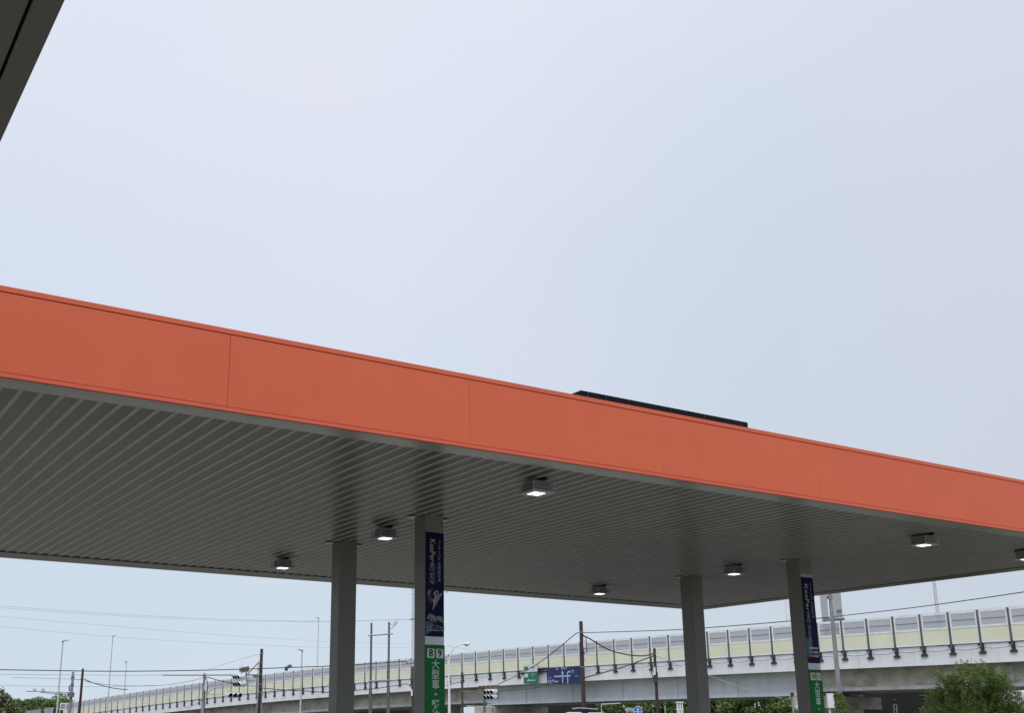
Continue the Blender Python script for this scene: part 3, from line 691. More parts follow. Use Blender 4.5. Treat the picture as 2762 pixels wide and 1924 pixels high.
b = MB(); boxat(b, at(1110.5, 1871, 99.7), .16, .1, .5); boxat(b, at(1119, 1870, 99.7), .12, .1, .42); b.build('equipment_box', WHITE, t)
# concrete poles
t, p = pole('concrete_pole', 197.5, 1815, 112, .24, .34, CPOLE, 'grey concrete pole with long horizontal bracket arm at far left', group='grey concrete poles')
bands(t, p, [zat(195, 1832, 112), zat(195, 1852, 112), zat(193, 1874, 112)], .17, GALV_D, .18)
b = MB(); b.tube([at(192, 1870, 111.8), at(120, 1867.5, 111), at(70, 1866, 110.6)], .04, 6); b.tube([at(192, 1875, 111.8), at(150, 1873, 111.3), at(110, 1869.5, 111)], .035, 6); b.build('bracket_arm', CPOLE, t)
b = MB()
for xx in (91, 96, 114, 119): b.tube([at(xx, 1866.5, 111), at(xx, 1859, 111)], .05, 5)
b.build('insulator', GALV, t)
b = MB(); boxat(b, at(191, 1875.5, 111.7), .55, .4, .42); b.tube([at(187, 1851, 111.7), at(187, 1866, 111.7)], .06, 6); b.build('equipment_box', GALV_D, t)
t, p = pole('concrete_pole', 551.5, 1819, 94, .20, .32, CPOLE, 'grey concrete signal pole with looped cables beside the left signal cluster', group='grey concrete poles')
bands(t, p, [zat(551, 1826, 94), zat(549, 1850, 94)], .14, GALV_D, .1)
b = MB(); boxat(b, at(555.5, 1855, 93.7), .22, .2, .5); b.build('equipment_box', SIGNAL_BACK, t)
b = MB(); b.tube([at(553, 1829, 93.7), at(558, 1836, 93.6), at(560, 1850, 93.6), at(560, 1862, 93.6), at(557, 1871, 93.6), at(552, 1868, 93.7)], .035, 6)
b.tube([at(552, 1862, 93.7), at(552, 1890, 93.7), at(553, 1924, 93.7)], .035, 6); b.build('cable_loop', WIRE, t)
t, p = pole('concrete_pole', 2236, 1575, 60, .175, .285, CPOLE, 'tall thick grey concrete pole rising behind the right canopy end', group='grey concrete poles')
bands(t, p, [zat(2242, y_, 60) for y_ in (1618, 1655, 1691, 1752, 1804, 1842)], .115, GALV, .03)
# twin pole frame
t = thing('twin_pole_frame', foot(1025, 1850, 100), 'pair of dark steel poles joined by crossbars with a small camera on a bracket', 'pole frame')
for x_, yt_ in ((1002, 1681.5), (1049.5, 1679.5)):
    p = at(x_, yt_, 100); z2 = zat(x_, 1850, 100)
    b = MB(); b.tube([(p.x, p.y, 0), (p.x, p.y, z2 * .9)], .15, 12); b.tube([(p.x, p.y, z2 * .9), (p.x, p.y, z2)], [.15, .105], 12); b.tube([(p.x, p.y, z2), (p.x, p.y, p.z)], [.105, .09], 12); b.build('shaft', GALV_D, t)
b = MB(); b.tube([at(992, 1716, 99.8), at(1060, 1710.5, 99.8)], .06, 8); b.tube([at(994, 1838, 99.8), at(1058, 1836.5, 99.8)], .05, 8); b.build('crossbar', GALV, t)
b = MB(); b.tube([at(1052, 1685, 99.8), at(1068, 1685.5, 99.6)], .03, 6); b.tube([at(1052, 1699, 99.8), at(1067, 1687, 99.6)], .03, 6); b.build('camera_bracket', GALV, t)
b = MB(); boxat(b, at(1068, 1680, 99.6), .32, .3, .2); boxat(b, at(1065, 1677, 99.6), .1, .2, .1); b.build('camera', SIGNAL_BACK, t)

# street lamps
def street_lamp(x, yt_, r, dia, head, label, ybase=None, gm=LAMPP, dz=0, name='street_lamp', hl=None):
    p = at(x, yt_, r); t = thing(name, (p.x, p.y, 0), label, 'street lamp', 'thin street lamps')
    b = MB(); b.tube([(p.x, p.y, 0), (p.x, p.y, p.z)], [dia * .75, dia / 2.4], 8); b.build('shaft', gm, t)
    if head:
        (x2, y2) = head; q = at(x2, y2, r); d = (q - p)
        b = MB(); b.tube([p, p + d * .35, q], [dia * .35, dia * .3, dia * .3], 6); b.build('arm', gm, t)
        b = MB(); L = d.length; u = d.normalized(); w = u.cross(Vector((0, 0, 1))).normalized(); hh = hl or .5
        c = p + d * (.5 if abs(x2 - x) < 8 else .2); b.obox(c, u * L * .42, w * .13, Vector((0, 0, .045))); b.build('lamp_head', GALV, t)
    return t
street_lamp(170, 1731, 120, .15, (188, 1727), 'pale street lamp post with long head right, leftmost tall one, over the treetops')
o = street_lamp(304.4, 1717.4, 150, .13, (313, 1715.5), 'tallest thin street lamp at left behind the barrier, head to the right')
street_lamp(341.3, 1787, 150, .12, (333, 1786), 'short thin street lamp behind the barrier beside the tallest left lamp')
street_lamp(815, 1756, 90, .12, (802, 1752.5), 'street lamp standing in front of the barrier left of the plain left column')
street_lamp(859.5, 1669, 150, .14, (850, 1667), 'high thin street lamp behind the barrier nearest the plain left column')
street_lamp(2513, 1520, 97, .26, None, 'plain grey lamp post rising behind the clear panels at far right')
street_lamp(11.5, 1857, 160, .14, (5, 1854), 'small double street lamp above the tree at the left picture edge')
# curved lamp
t = thing('street_lamp', foot(1212, 1924, 72), 'white street lamp with curved arm and oval head right of the column marked 8 9', 'street lamp', 'thin street lamps')
cpts = [(1212, 1924), (1211.5, 1860), (1210.5, 1800), (1212, 1775), (1217, 1760), (1225, 1748), (1236, 1741), (1248, 1738.5), (1255, 1738)]
p0_ = foot(1212, 1924, 72)
b = MB(); b.tube([p0_] + [at(a, c, 72) for a, c in cpts], [.11, .09, .075, .06, .05, .045, .04, .04, .035, .035], 8); b.build('shaft', WHITE, t)
b = MB(); b.tube([at(1250, 1737.5, 72), at(1256, 1738, 72), at(1262, 1738.5, 72), at(1267, 1737, 72)], [.05, .11, .11, .05], 8); b.build('lamp_head', WHITE, t)
b = MB(); b.tube([at(1256, 1740.5, 72), at(1261, 1743, 72)], [.10, .06], 8); b.build('lamp_glass', mat('lamp_glass', (.3, .3, .28), .15), t)
# high mast
t = thing('light_mast', foot(1114, 1700, 132), 'very tall thin mast with small floodlights partly behind the column marked 8 9', 'light mast')
p = at(1113.6, 1560, 132); b = MB(); b.tube([(p.x, p.y, 0), (p.x, p.y, p.z)], [.16, .11], 8); b.build('shaft', LAMPP, t)
b = MB(); b.tube([at(1113.6, 1596, 132), at(1160, 1590, 132), at(1207, 1594, 132)], .05, 6); b.build('arm', LAMPP, t)
for x_, y_, w_ in ((1120, 1601.5, .5), (1121, 1612, .3), (1205, 1596.5, .42)):
    c = at(x_, y_, 131.8); b = MB(); b.tube([c - CAMR * w_ / 2, c - CAMR * w_ * .3, c + CAMR * w_ * .3, c + CAMR * w_ / 2], [.06, .13, .13, .06], 8); b.build('floodlight', WHITE, t)
b = MB(); b.tube([at(1103, 1672, 131.8), at(1126, 1670, 131.8)], .06, 6); b.build('crossarm', GALV_D, t)

# small posts near the bottom edge
t, p = pole('white_post', 1911.5, 1886, 70, .10, .11, WHITE, 'thin white post just right of the plain right column', 'post')
t, p = pole('lamp_post', 2136, 1871, 55, .08, .13, CPOLE, 'pale short post with a small dark top box left of the column marked 10 11', 'post')
b = MB(); boxat(b, at(2136.5, 1875, 55), .12, .12, .16); b.build('top_box', BRKT, t)
b = MB(); boxat(b, at(2130.5, 1883.5, 55), .05, .05, .05); boxat(b, at(2149, 1907, 54.9), .08, .05, .12); b.build('side_fitting', WHITE, t)
t, p = pole('marker_post', 1793.5, 1907, 82, .07, .09, mat('pale_green_post', (.35, .48, .42), .5), 'small pale green post in front of the dark greenery', 'post')
o = MB(); o.tube([at(2121, 1610, 91), at(2127, 1691, 91)], .13, 8); boxat(o, at(2128, 1691, 91), .4, .3, .12); o.tube([at(2127, 1691, 91), at(2131, 1758, 91)], .13, 8)
pp = o.build('white_mast', WHITE); tag(pp, 'white vertical mast on the barrier behind the left edge of the column marked 10 11', 'mast')

# ------------------------------------------------------------------ traffic signals
def traffic_signal(c, yaw, scale, label, tilt=0, name='traffic_signal', group='white three-lamp traffic signals'):
    """horizontal three-lamp head centred at c, facing direction yaw (0 = towards the camera, + = to picture right)"""
    f_ = (-CAMF * math.cos(yaw) + CAMR * math.sin(yaw)).normalized(); s_ = f_.cross(Vector((0, 0, 1))).normalized() * -1
    up_ = Vector((0, 0, 1)); up_ = (up_ + s_ * tilt).normalized()
    t = thing(name, c, label, 'traffic signal', group)
    L, H_, D = .60 * scale, .20 * scale, .09 * scale
    b = MB(); b.obox(c, s_ * (L - .12 * scale), f_ * D, up_ * H_)
    for e in (-1, 1):
        q = c + s_ * e * (L - .12 * scale); ring1 = []
        b.tube([q - f_ * D, q + f_ * D], H_ * .98, 14)
    b.build('housing', SIGNAL_BACK, t)
    for k, lc in zip((-1, 0, 1), ((.01, .03, .03), (.02, .017, .008), (.022, .008, .008))):
        q = c + s_ * k * .37 * scale + f_ * D
        b = MB(); n = 14; r_ = .165 * scale; Lh = .36 * scale
        # hood: open tube, longer on top
        vo, vi = [], []
        for j in range(n + 1):
            a = math.radians(-60 + 300 * j / n) ; dirv = s_ * math.cos(a) + up_ * math.sin(a)
            ln = Lh * (.55 + .45 * max(0, math.sin(a)))
            vo += [q + dirv * r_, q + dirv * r_ + f_ * ln - up_ * ln * .12]; vi += [q + dirv * (r_ - .012), q + dirv * (r_ - .012) + f_ * ln - up_ * ln * .12]
        ff = [(2 * j, 2 * j + 2, 2 * j + 3, 2 * j + 1) for j in range(n)]
        b.add(vo, ff, 0, True); b.add(vi, [f[::-1] for f in ff], 1, True)
        h_ = b.build('hood', [SIGNAL_BACK, HOODIN], t)
        b = MB(); b.tube([q - f_ * .005, q + f_ * .03 * scale], [r_ * .97, r_ * .9], 14); b.build('lamp_lens', mat('signal_lens_%s' % ('green', 'amber', 'red')[k + 1], lc, .2), t)
    return t
traffic_signal(at(646, 1827, 87), math.radians(-52), 1.0, 'white traffic signal under the ochre sign, upper of the left cluster', -.12)
traffic_signal(at(648, 1846, 87), math.radians(-52), 1.08, 'white traffic signal in the middle of the left cluster, beside the brown pole', -.15)
traffic_signal(at(630, 1876.5, 87), math.radians(32), 1.0, 'lowest white traffic signal of the left cluster, turned to the right', 0)
traffic_signal(at(1324, 1867.5, 92), math.radians(-48), 1.0, 'upper white traffic signal of the stacked pair over the crossing')
traffic_signal(at(1324, 1882, 92), math.radians(-48), 1.0, 'lower white traffic signal of the stacked pair over the crossing')
traffic_signal(at(1548, 1930, 78.5), math.radians(-25), .9, 'white traffic signal cut by the bottom edge left of the tall brown pole')
traffic_signal(at(1606, 1931, 78.5), math.radians(25), .9, 'white traffic signal cut by the bottom edge right of the tall brown pole')
o = MB(); o.tube([at(1343, 1865, 92.1), at(1343.5, 1888, 92.1)], .05, 6); o.tube([at(1306, 1888, 92), at(1307, 1924, 92)], .10, 8); o.tube([at(1302, 1898, 91.8), at(1325, 1900, 91.8)], .03, 5)
b2 = o.build('signal_bracket', GALV_D); tag(b2, 'dark pole and bracket holding the stacked signal pair', 'signal bracket')
# signal cluster mast between the two heads
o = MB(); o.tube([at(664, 1812, 88), at(665, 1850, 88)], .06, 8); o.tube([at(664, 1849, 88), at(698, 1854, 88)], .025, 6); boxat(o, at(672, 1838, 88), .3, .2, .12)
b2 = o.build('signal_hanger', GALV); tag(b2, 'grey hanger tube behind the two upper left signals', 'signal bracket')
# ochre place sign on the arm
A = at(651.5, 1801.5, 87.6); B = at(671.5, 1798.6, 88.2)
t, P, us_, up, nrm, L = road_board('place_name_sign', A, B, .40, OCHRE, 'small ochre sign with dark characters on top of the left signal arm', 'sign')
for c_, fx in (('八', .2), ('一', .5), ('川', .8)): text(c_, .3, DARKTXT, t, P(fx, .5, .036), us_, up, bold=.02)
b = MB(); b.tube([at(653, 1812, 87.8), at(651, 1822, 87.8)], .035, 6); b.tube([at(665, 1811, 87.9), at(665, 1821, 87.9)], .03, 6); b.tube([at(652.5, 1787, 87.7), at(653, 1801, 87.7)], .012, 5); b.build('leg', GALV, t)
# rusty wide sign over the stacked signals
A = at(1290.5, 1852, 93); B = at(1343.5, 1849, 92)
t, P, us_, up, nrm, L = road_board('faded_sign', A, B, .30, RUSTSIGN, 'long faded rusty sign strip above the stacked signal pair', 'sign')
for c_, fx in (('名', .1), ('古', .3), ('屋', .5), ('市', .7)): text(c_, .22, mat('faded_dark_lettering', (.05, .03, .03), .7), t, P(fx, .5, .036), us_, up, bold=.02)
# teal cloth on the wire
b = MB(); rr = random.Random(3)
for (x_, y_, s_) in ((772, 1803, .16), (776, 1801, .14), (780, 1798.5, .15), (783, 1797, .13), (785, 1799, .10), (771, 1808, .12), (774, 1807, .12)):
    c = at(x_, y_, 89); bm_ = bmesh.new(); bmesh.ops.create_icosphere(bm_, subdivisions=2, radius=s_)
    vv = [c + Vector((v.co.x * rr.uniform(.6, 1.2), v.co.y * rr.uniform(.6, 1.2), v.co.z * rr.uniform(.5, 1.1))) for v in bm_.verts]
    b.add(vv, [tuple(v.index for v in f.verts) for f in bm_.faces]); bm_.free()
o = b.build('wire_cover', TEAL); tag(o, 'crumpled teal cover wrapped round the thick cable', 'cable cover')

# ------------------------------------------------------------------ small road signs at the bottom
def disc(b, c, r_, th, nrm, mi=0, n=28):
    u = nrm.cross(Vector((0, 0, 1))).normalized(); v = u.cross(nrm).normalized() * -1 if False else nrm.cross(u)
    ring_ = [c + (u * math.cos(2 * PI * k / n) + v * math.sin(2 * PI * k / n)) * r_ for k in range(n)]
    b.add([q + nrm * th for q in ring_] + [q for q in ring_], [tuple(range(n)), tuple(range(n, 2 * n))[::-1]] + [(k, (k + 1) % n, n + (k + 1) % n, n + k) for k in range(n)], mi)
c = at(1720.5, 1919, 76); nr = -CAMF
t = thing('road_sign', (c.x, c.y, 0), 'round blue road sign with a white up arrow at the bottom edge', 'road sign')
b = MB(); disc(b, c, .29, .012, nr); b.build('rim', SIGNW, t)
b = MB(); disc(b, c + nr * .013, .255, .004, nr); b.build('face', mat('sign_bright_blue', (.02, .14, .50), .35), t)
def P3(a, z_, d=.02): return c + CAMR * a + Vector((0, 0, z_)) + nr * d
vsx = [P3(-.03, -.25), (P3(.03, -.25)), P3(.03, .05), P3(.08, .05), P3(0, .2), P3(-.08, .05), P3(-.03, .05)]; n_ = len(vsx)
vsb = [v - nr * .003 for v in vsx]
MB().add(vsx + vsb, [tuple(range(n_)), tuple(range(n_, 2 * n_))[::-1]] + [(k, (k + 1) % n_, n_ + (k + 1) % n_, n_ + k) for k in range(n_)]).build('arrow', SIGNW, t)
b = MB(); b.obox(P3(-.14, -.06), CAMR * .1, nr * .002, Vector((0, 0, .02))); b.obox(P3(.14, -.06), CAMR * .1, nr * .002, Vector((0, 0, .02))); b.build('arrow_bar', SIGNW, t)
b = MB(); b.tube([(c.x, c.y, 0), (c.x, c.y, c.z + .2)], .03, 8); s_ = b.build('post', GALV, t); s_.location = s_.location - nr * .05
c2 = at(1699.5, 1924, 77)
t = thing('road_sign', (c2.x, c2.y, 0), 'rounded grey back of a road sign left of the round blue one', 'road sign')
b = MB(); rb = []
for k in range(24):
    a = 2 * PI * k / 24; rb.append(c2 + CAMR * (.27 * math.copysign(abs(math.cos(a)) ** .5, math.cos(a))) + Vector((0, 0, .33 * math.copysign(abs(math.sin(a)) ** .5, math.sin(a)))))
b.add(rb + [q + CAMF * .012 for q in rb], [tuple(range(24)), tuple(range(24, 48))[::-1]] + [(k, (k + 1) % 24, 24 + (k + 1) % 24, 24 + k) for k in range(24)]); b.build('plate', mat('sign_back_grey', (.36, .38, .36), .5), t)
b = MB(); boxat(b, c2 - CAMF * .02 + Vector((0, 0, .05)), .5, .03, .05); b.tube([(c2.x, c2.y, 0), (c2.x, c2.y, c2.z + .15)], .03, 8); s_ = b.build('post', GALV_D, t); s_.location -= CAMF * .04
c3 = at(1834, 1916, 78)
t = thing('road_sign', (c3.x, c3.y, 0), 'tall white back of a framed sign left of the plain right column', 'road sign')
b = MB(); boxat(b, c3 - Vector((0, 0, .6)), .40, .08, 2.2); b.build('panel', WHITE, t)
b = MB(); boxat(b, c3 + Vector((0, 0, .47)) - CAMF * .05, .50, .1, .08); boxat(b, c3 + Vector((0, 0, .0)) - CAMF * .05, .46, .04, .06); b.build('rail', FRAME, t)
b = MB()
for s_ in (-.06, .09): boxat(b, c3 + CAMR * s_ + Vector((0, 0, .22)) - CAMF * .045, .05, .01, .34)
b.build('slot', GALV_D, t)
b = MB(); b.tube([(c3.x, c3.y, 0), (c3.x, c3.y, c3.z)], .05, 8); b.build('post', GALV, t)

# ------------------------------------------------------------------ wires
def wire(pts, rad, label, m_=WIRE, name='cable', group='overhead cables', seg=8, cat='cable'):
    P_ = [at(*q) for q in pts]; out_ = []
    if len(P_) == 2: P_ = [P_[0], P_[0].lerp(P_[1], .5), P_[1]]
    n = len(P_)
    for i in range(n - 1):
        p0, p1, p2, p3 = P_[max(i - 1, 0)], P_[i], P_[i + 1], P_[min(i + 2, n - 1)]
        for k in range(seg):
            t_ = k / seg
            out_.append(.5 * ((2 * p1) + (p2 - p0) * t_ + (2 * p0 - 5 * p1 + 4 * p2 - p3) * t_ ** 2 + (3 * p1 - p0 - 3 * p2 + p3) * t_ ** 3))
    out_.append(P_[-1])
    o = MB().tube(out_, rad, 5).build(name, m_); return tag(o, label, cat, group)
W = wire
W([(-60, 1631, 130), (252, 1653.8, 131), (560, 1670, 132), (750, 1675.5, 132), (900, 1676.5, 132), (1112, 1671.5, 132)], .016, 'upper strand of the highest pair of faint wires at left', WIRE_L)
W([(-60, 1636, 128), (252, 1658.5, 130), (560, 1673.5, 131), (750, 1677.5, 132), (900, 1677.5, 132), (1112, 1672.5, 132)], .014, 'lower strand of the highest pair of faint wires at left', WIRE_L)
W([(-60, 1659, 130), (280, 1688, 131), (560, 1711, 132), (735, 1723, 133), (900, 1733, 134), (1112, 1739, 134)], .012, 'faint thin wire third from the top at left', WIRE_L)
W([(-60, 1685, 130), (280, 1717, 131), (560, 1735.5, 132), (735, 1743, 133), (900, 1748.5, 134), (1112, 1749, 134)], .012, 'faint thin wire fourth from the top at left', WIRE_L)
W([(-60, 1807, 88), (130, 1810, 88), (280, 1812, 88), (420, 1811.5, 88), (560, 1809, 88), (700, 1805, 87.6), (897, 1797.5, 89), (1000, 1791.5, 90), (1088, 1786, 92), (1098, 1791.5, 93), (1110, 1791, 95), (1118, 1787, 97)], .036, 'thick dark cable running level across the left of the picture')
W([(-60, 1819, 100), (130, 1821.5, 100), (300, 1822.5, 98), (440, 1822.5, 92)], .02, 'thin cable level with the signal arm at far left', WIRE_L)
W([(35, 1829, 112), (150, 1832, 112), (196, 1834, 112)], .02, 'short faint wire ending at the concrete pole', WIRE_L)
W([(-60, 1849.5, 112), (80, 1852, 112), (195, 1853.5, 112), (300, 1853, 108), (420, 1851.5, 100)], .018, 'faint low wire crossing the concrete pole at far left', WIRE_L)
W([(226, 1832.5, 98), (250, 1843, 97), (280, 1851.5, 96), (310, 1858.5, 95), (344, 1861.8, 94)], .034, 'dark drooping cable from the maroon pole')
W([(228, 1838, 98), (256, 1844, 97), (310, 1850, 96), (380, 1851.5, 95), (450, 1848.5, 95), (510, 1839, 94), (550, 1829, 94)], .026, 'sagging spiral cable between the maroon pole and the signal pole', WIRE_L)
W([(197, 1832, 112), (210, 1835, 106), (222, 1833.5, 98)], .04, 'short cable joining the concrete pole and the maroon pole', WIRE_L)
W([(703, 1765.5, 88), (640, 1782, 89), (600, 1795, 91), (560, 1809, 94)], .012, 'thin slanting guy wire from the brown pole top to the signal pole', WIRE_L)
W([(553, 1829, 94), (566, 1829.5, 93), (590, 1837, 91), (625, 1844, 88), (640, 1846, 87)], .036, 'black feed cable from the signal pole to the left signals')
W([(553, 1874, 93.8), (600, 1875, 90), (615, 1875, 88)], .02, 'thin feed cable to the lowest left signal', WIRE_L)
W([(556, 1880, 93.8), (570, 1862, 92), (600, 1856, 90), (640, 1851, 88)], .024, 'thin curved cable under the left signals', WIRE_L)
W([(500, 1911, 95), (520, 1905, 94.5), (540, 1893, 94), (549, 1885, 93.8)], .03, 'cable rising to the signal pole from the lower left', WIRE_L)
W([(700, 1857, 87.8), (751, 1861.5, 88), (830, 1866, 89), (897, 1869.5, 90), (964, 1863.5, 94), (1020, 1858, 96), (1080, 1848.5, 98), (1095, 1846.5, 99), (1104, 1850, 99.5), (1112, 1859, 100)], .032, 'low dark cable from the brown pole past the twin poles')
W([(1561, 1707, 79), (1546, 1716, 79.5), (1500, 1755, 83), (1445, 1795, 87), (1401, 1820, 89), (1343, 1848, 92)], .030, 'slanting cable from the tall brown pole down to the stacked signals')
W([(1572, 1708, 79), (1700, 1704.5, 76), (1832, 1699.5, 72), (1980, 1689, 68), (2130, 1676.5, 64), (2237, 1666, 60.3)], .026, 'thin twisted cable rising right from the tall brown pole')
W([(2240, 1665.5, 60.3), (2340, 1654.5, 57), (2500, 1635.5, 53), (2762, 1598, 47), (2900, 1574, 44)], .020, 'thin twisted cable right of the thick concrete pole')
W([(1572, 1716, 79), (1590, 1724, 79.5), (1640, 1753, 81), (1690, 1767, 82), (1735, 1770.5, 83), (1763, 1764, 85)], .048, 'thick drooping spiral cable between the tall and the short brown pole')
W([(1763, 1770, 85), (1684, 1799.5, 83), (1578, 1829, 79.2)], .045, 'thick straight cable slanting down left from the short brown pole')
W([(1768, 1771, 85), (1800, 1783, 85.5), (1840, 1800, 86)], .02, 'thin wire right of the short brown pole', WIRE_L)
W([(1912, 1824, 80), (2020, 1862, 78), (2110, 1885, 76)], .018, 'thin slanting wire between the two right columns', WIRE_L)
W([(1343, 1866, 92), (1426, 1859.5, 90), (1472, 1851, 88), (1500, 1846, 86)], .026, 'thin cable right of the stacked signals')
W([(1205, 1850, 90), (1222, 1846, 95), (1238, 1841.5, 98), (1243, 1843, 98.8), (1247, 1851, 99)], .032, 'short cable between the curved lamp and the dark narrow pole')
W([(1205, 1744, 110), (1260, 1753, 112), (1300, 1760, 115)], .012, 'faint wire above the curved lamp', WIRE_L)

# ------------------------------------------------------------------ pale twin tower far behind
t = thing('twin_tower', foot(2243, 1700, 330), 'pale grey twin-slab tower with a small platform seen above the overpass', 'tower')
def slab(xa, xb2, z0, z1, name, m_=TOWER, r=330, d=8):
    a, c = at(xa, 1660, r), at(xb2, 1660, r); a.z = c.z = 0; b = MB(); u = (c - a) / 2; n = Vector((-u.y, u.x, 0)).normalized()
    b.obox((a + c) / 2 + Vector((0, 0, (z0 + z1) / 2)) + n * d / 2, u, n * d / 2, Vector((0, 0, (z1 - z0) / 2))); return b.build(name, m_, t)
zt1 = zat(2240, 1540, 330)
slab(2216, 2235, 0, zt1, 'slab'); slab(2250, 2273, 0, zt1, 'slab')
slab(2234.9, 2250.1, zat(2240, 1610, 330), zt1 - .5, 'link', d=6)
slab(2220, 2278, zat(2240, 1675, 330), zat(2240, 1671, 330), 'platform', mat('platform_grey', (.26, .27, .29), .6), r=327)
b = MB()
for xx in (2221, 2226, 2231, 2236): b.tube([at(xx, 1668, 326), at(xx, 1677, 326)], .25, 5)
b.build('railing', mat('platform_grey', (.26, .27, .29), .6), t)
sl = MB(); boxat(sl, at(2260, 1649, 329.6), .45, .3, .5); boxat(sl, at(2267, 1648, 329.6), .45, .3, .5); sl.build('window', GALV_D, t)

# ------------------------------------------------------------------ behind and below the overpass
def wall_between(xa, xb2, r_a, r_b, h, name, m_, label, cat, th=.6):
    a, c = foot(xa, 1900, r_a), foot(xb2, 1900, r_b); u = (c - a) / 2; n = Vector((-u.y, u.x, 0)).normalized()
    b = MB(); b.obox((a + c) / 2 + Vector((0, 0, h / 2)) + n * th / 2, u, n * th / 2, Vector((0, 0, h / 2))); o = b.build(name, m_); return tag(o, label, cat)
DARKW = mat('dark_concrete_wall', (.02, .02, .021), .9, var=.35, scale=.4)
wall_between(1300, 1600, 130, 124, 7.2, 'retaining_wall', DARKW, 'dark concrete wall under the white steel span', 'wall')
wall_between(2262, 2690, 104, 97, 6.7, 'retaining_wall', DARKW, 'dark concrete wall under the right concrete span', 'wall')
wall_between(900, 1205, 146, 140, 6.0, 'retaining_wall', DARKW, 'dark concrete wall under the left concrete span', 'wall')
wall_between(2560, 3000, 160, 150, 5.0, 'low_building', mat('pale_building_wall', (.55, .60, .64), .6, var=.05), 'pale low building seen under the overpass at the right edge', 'building', 8)
b = MB(); a = at(2229.5, 1872, 84); c = at(2246, 1872, 84); zz = at(2238, 1911, 84).z
b.obox(((a + c) / 2 * 1.0).xy.to_3d() + Vector((0, 0, (a.z + zz) / 2)), (c - a).xy.to_3d() / 2, CAMF * .15, Vector((0, 0, (a.z - zz) / 2)))
b.tube([at(2238, 1911, 84.2), foot(2238, 1911, 84.2)], .08, 8)
o = b.build('white_cabinet', WHITE); tag(o, 'white box cabinet on a post beside the pier right of the 10 11 sign', 'cabinet')
o = MB(); o.tube([at(1258, 1906, 95), at(1334, 1909.5, 95)], .045, 6); o.tube([at(1334, 1909.5, 95), foot(1334, 1909.5, 95)], .04, 6)
b2 = o.build('pale_pipe', mat('pale_yellow_pipe', (.5, .5, .4), .5)); tag(b2, 'pale yellowish horizontal pipe below the stacked signals', 'pipe')
o = MB(); o.tube([at(1622, 1901.5, 96), at(1674, 1899, 96)], .05, 6); o.tube([at(1622, 1901.5, 96), foot(1622, 1901.5, 96)], .04, 6)
b2 = o.build('pale_pipe', mat('pale_green_pipe', (.45, .55, .40), .5)); tag(b2, 'pale green horizontal bar under the white steel span', 'pipe')
t = thing('ladder', foot(2414, 1920, 88), 'small white ladder in the dark under the right concrete span', 'ladder')
b = MB(); 
for xx in (2410, 2417.5): b.tube([foot(xx, 1902, 88), at(xx, 1902, 88)], .03, 5)
b.build('rail', WHITE, t); b = MB()
for k in range(12): z_ = .3 + k * .32; a, c = at(2410, 1902, 88), at(2417.5, 1902, 88); a.z = c.z = z_; b.tube([a, c], .02, 5)
b.build('rung', WHITE, t)
# white lattice arch
t = thing('lattice_arch', foot(1232, 1920, 125), 'white wire arch on a pale panel under the left concrete span', 'arch')
a, c = at(1205, 1907, 125), at(1243, 1907, 125); b = MB(); b.obox(((a + c) / 2).xy.to_3d() + Vector((0, 0, 2.0)), (c - a).xy.to_3d() / 2, CAMF * .05, Vector((0, 0, a.z - 2.0))); b.build('panel', mat('pale_panel', (.55, .6, .64), .6), t)
b = MB(); cc = at(1237, 1918, 124.7)
for r_ in (.42, .3, .15): b.tube([cc + CAMR * r_ * math.cos(q) + Vector((0, 0, r_ * math.sin(q))) for q in [2 * PI * k / 20 for k in range(21)]], .025, 5)
b.build('ring', GALV, t)

# ------------------------------------------------------------------ far lower barrier at left
def far_barrier(x0, x1, ytop0, ytop1, r0, r1, label, nb):
    t = thing('low_barrier', foot((x0 + x1) / 2, 1920, (r0 + r1) / 2), label, 'noise barrier', 'far grey barrier sections')
    for k in range(nb):
        f0, f1 = k / nb, (k + .95) / nb
        a = at(x0 + (x1 - x0) * f0, ytop0 + (ytop1 - ytop0) * f0, r0 + (r1 - r0) * f0); c = at(x0 + (x1 - x0) * f1, ytop0 + (ytop1 - ytop0) * f1, r0 + (r1 - r0) * f1)
        b = MB(); h = 1.0; mid = (a + c) / 2; b.obox(mid - Vector((0, 0, h / 2)), (c - a) / 2, CAMF * .04, Vector((0, 0, h / 2))); b.build('panel', mat('barrier_grey_sheet', (.30, .34, .38), .5, var=.1), t)
        b = MB(); b.obox(mid - Vector((0, 0, h + mid.z / 2 - h / 2)), (c - a) / 2, CAMF * .1, Vector((0, 0, (mid.z - h) / 2))); b.build('lower_wall', CONC_L, t)
far_barrier(120, 145, 1912, 1909, 205, 200, 'grey barrier section against the trees, beside the left lamp post', 2)
far_barrier(70, 112, 1919, 1915, 215, 208, 'lowest grey barrier section at far left under the trees', 3)
t = thing('framed_panel', foot(170, 1910, 190), 'small framed grey panel standing before the trees at left', 'panel')
a, c = at(163, 1900, 188), at(178, 1900, 188); zz = at(170, 1916, 188).z
b = MB(); b.obox((a + c) / 2 - Vector((0, 0, (a.z - zz) / 2)), (c - a) / 2, CAMF * .03, Vector((0, 0, (a.z - zz) / 2))); b.build('sheet', mat('barrier_grey_sheet', (.30, .34, .38), .5), t)
b = MB(); up = Vector((0, 0, 1)); lo = up * (a.z - zz)
for q0, q1 in ((a, c), (a - lo, c - lo), (a, a.xy.to_3d()), (c, c.xy.to_3d())): b.tube([q0, q1], .07, 5)
b.build('frame', FRAME, t)

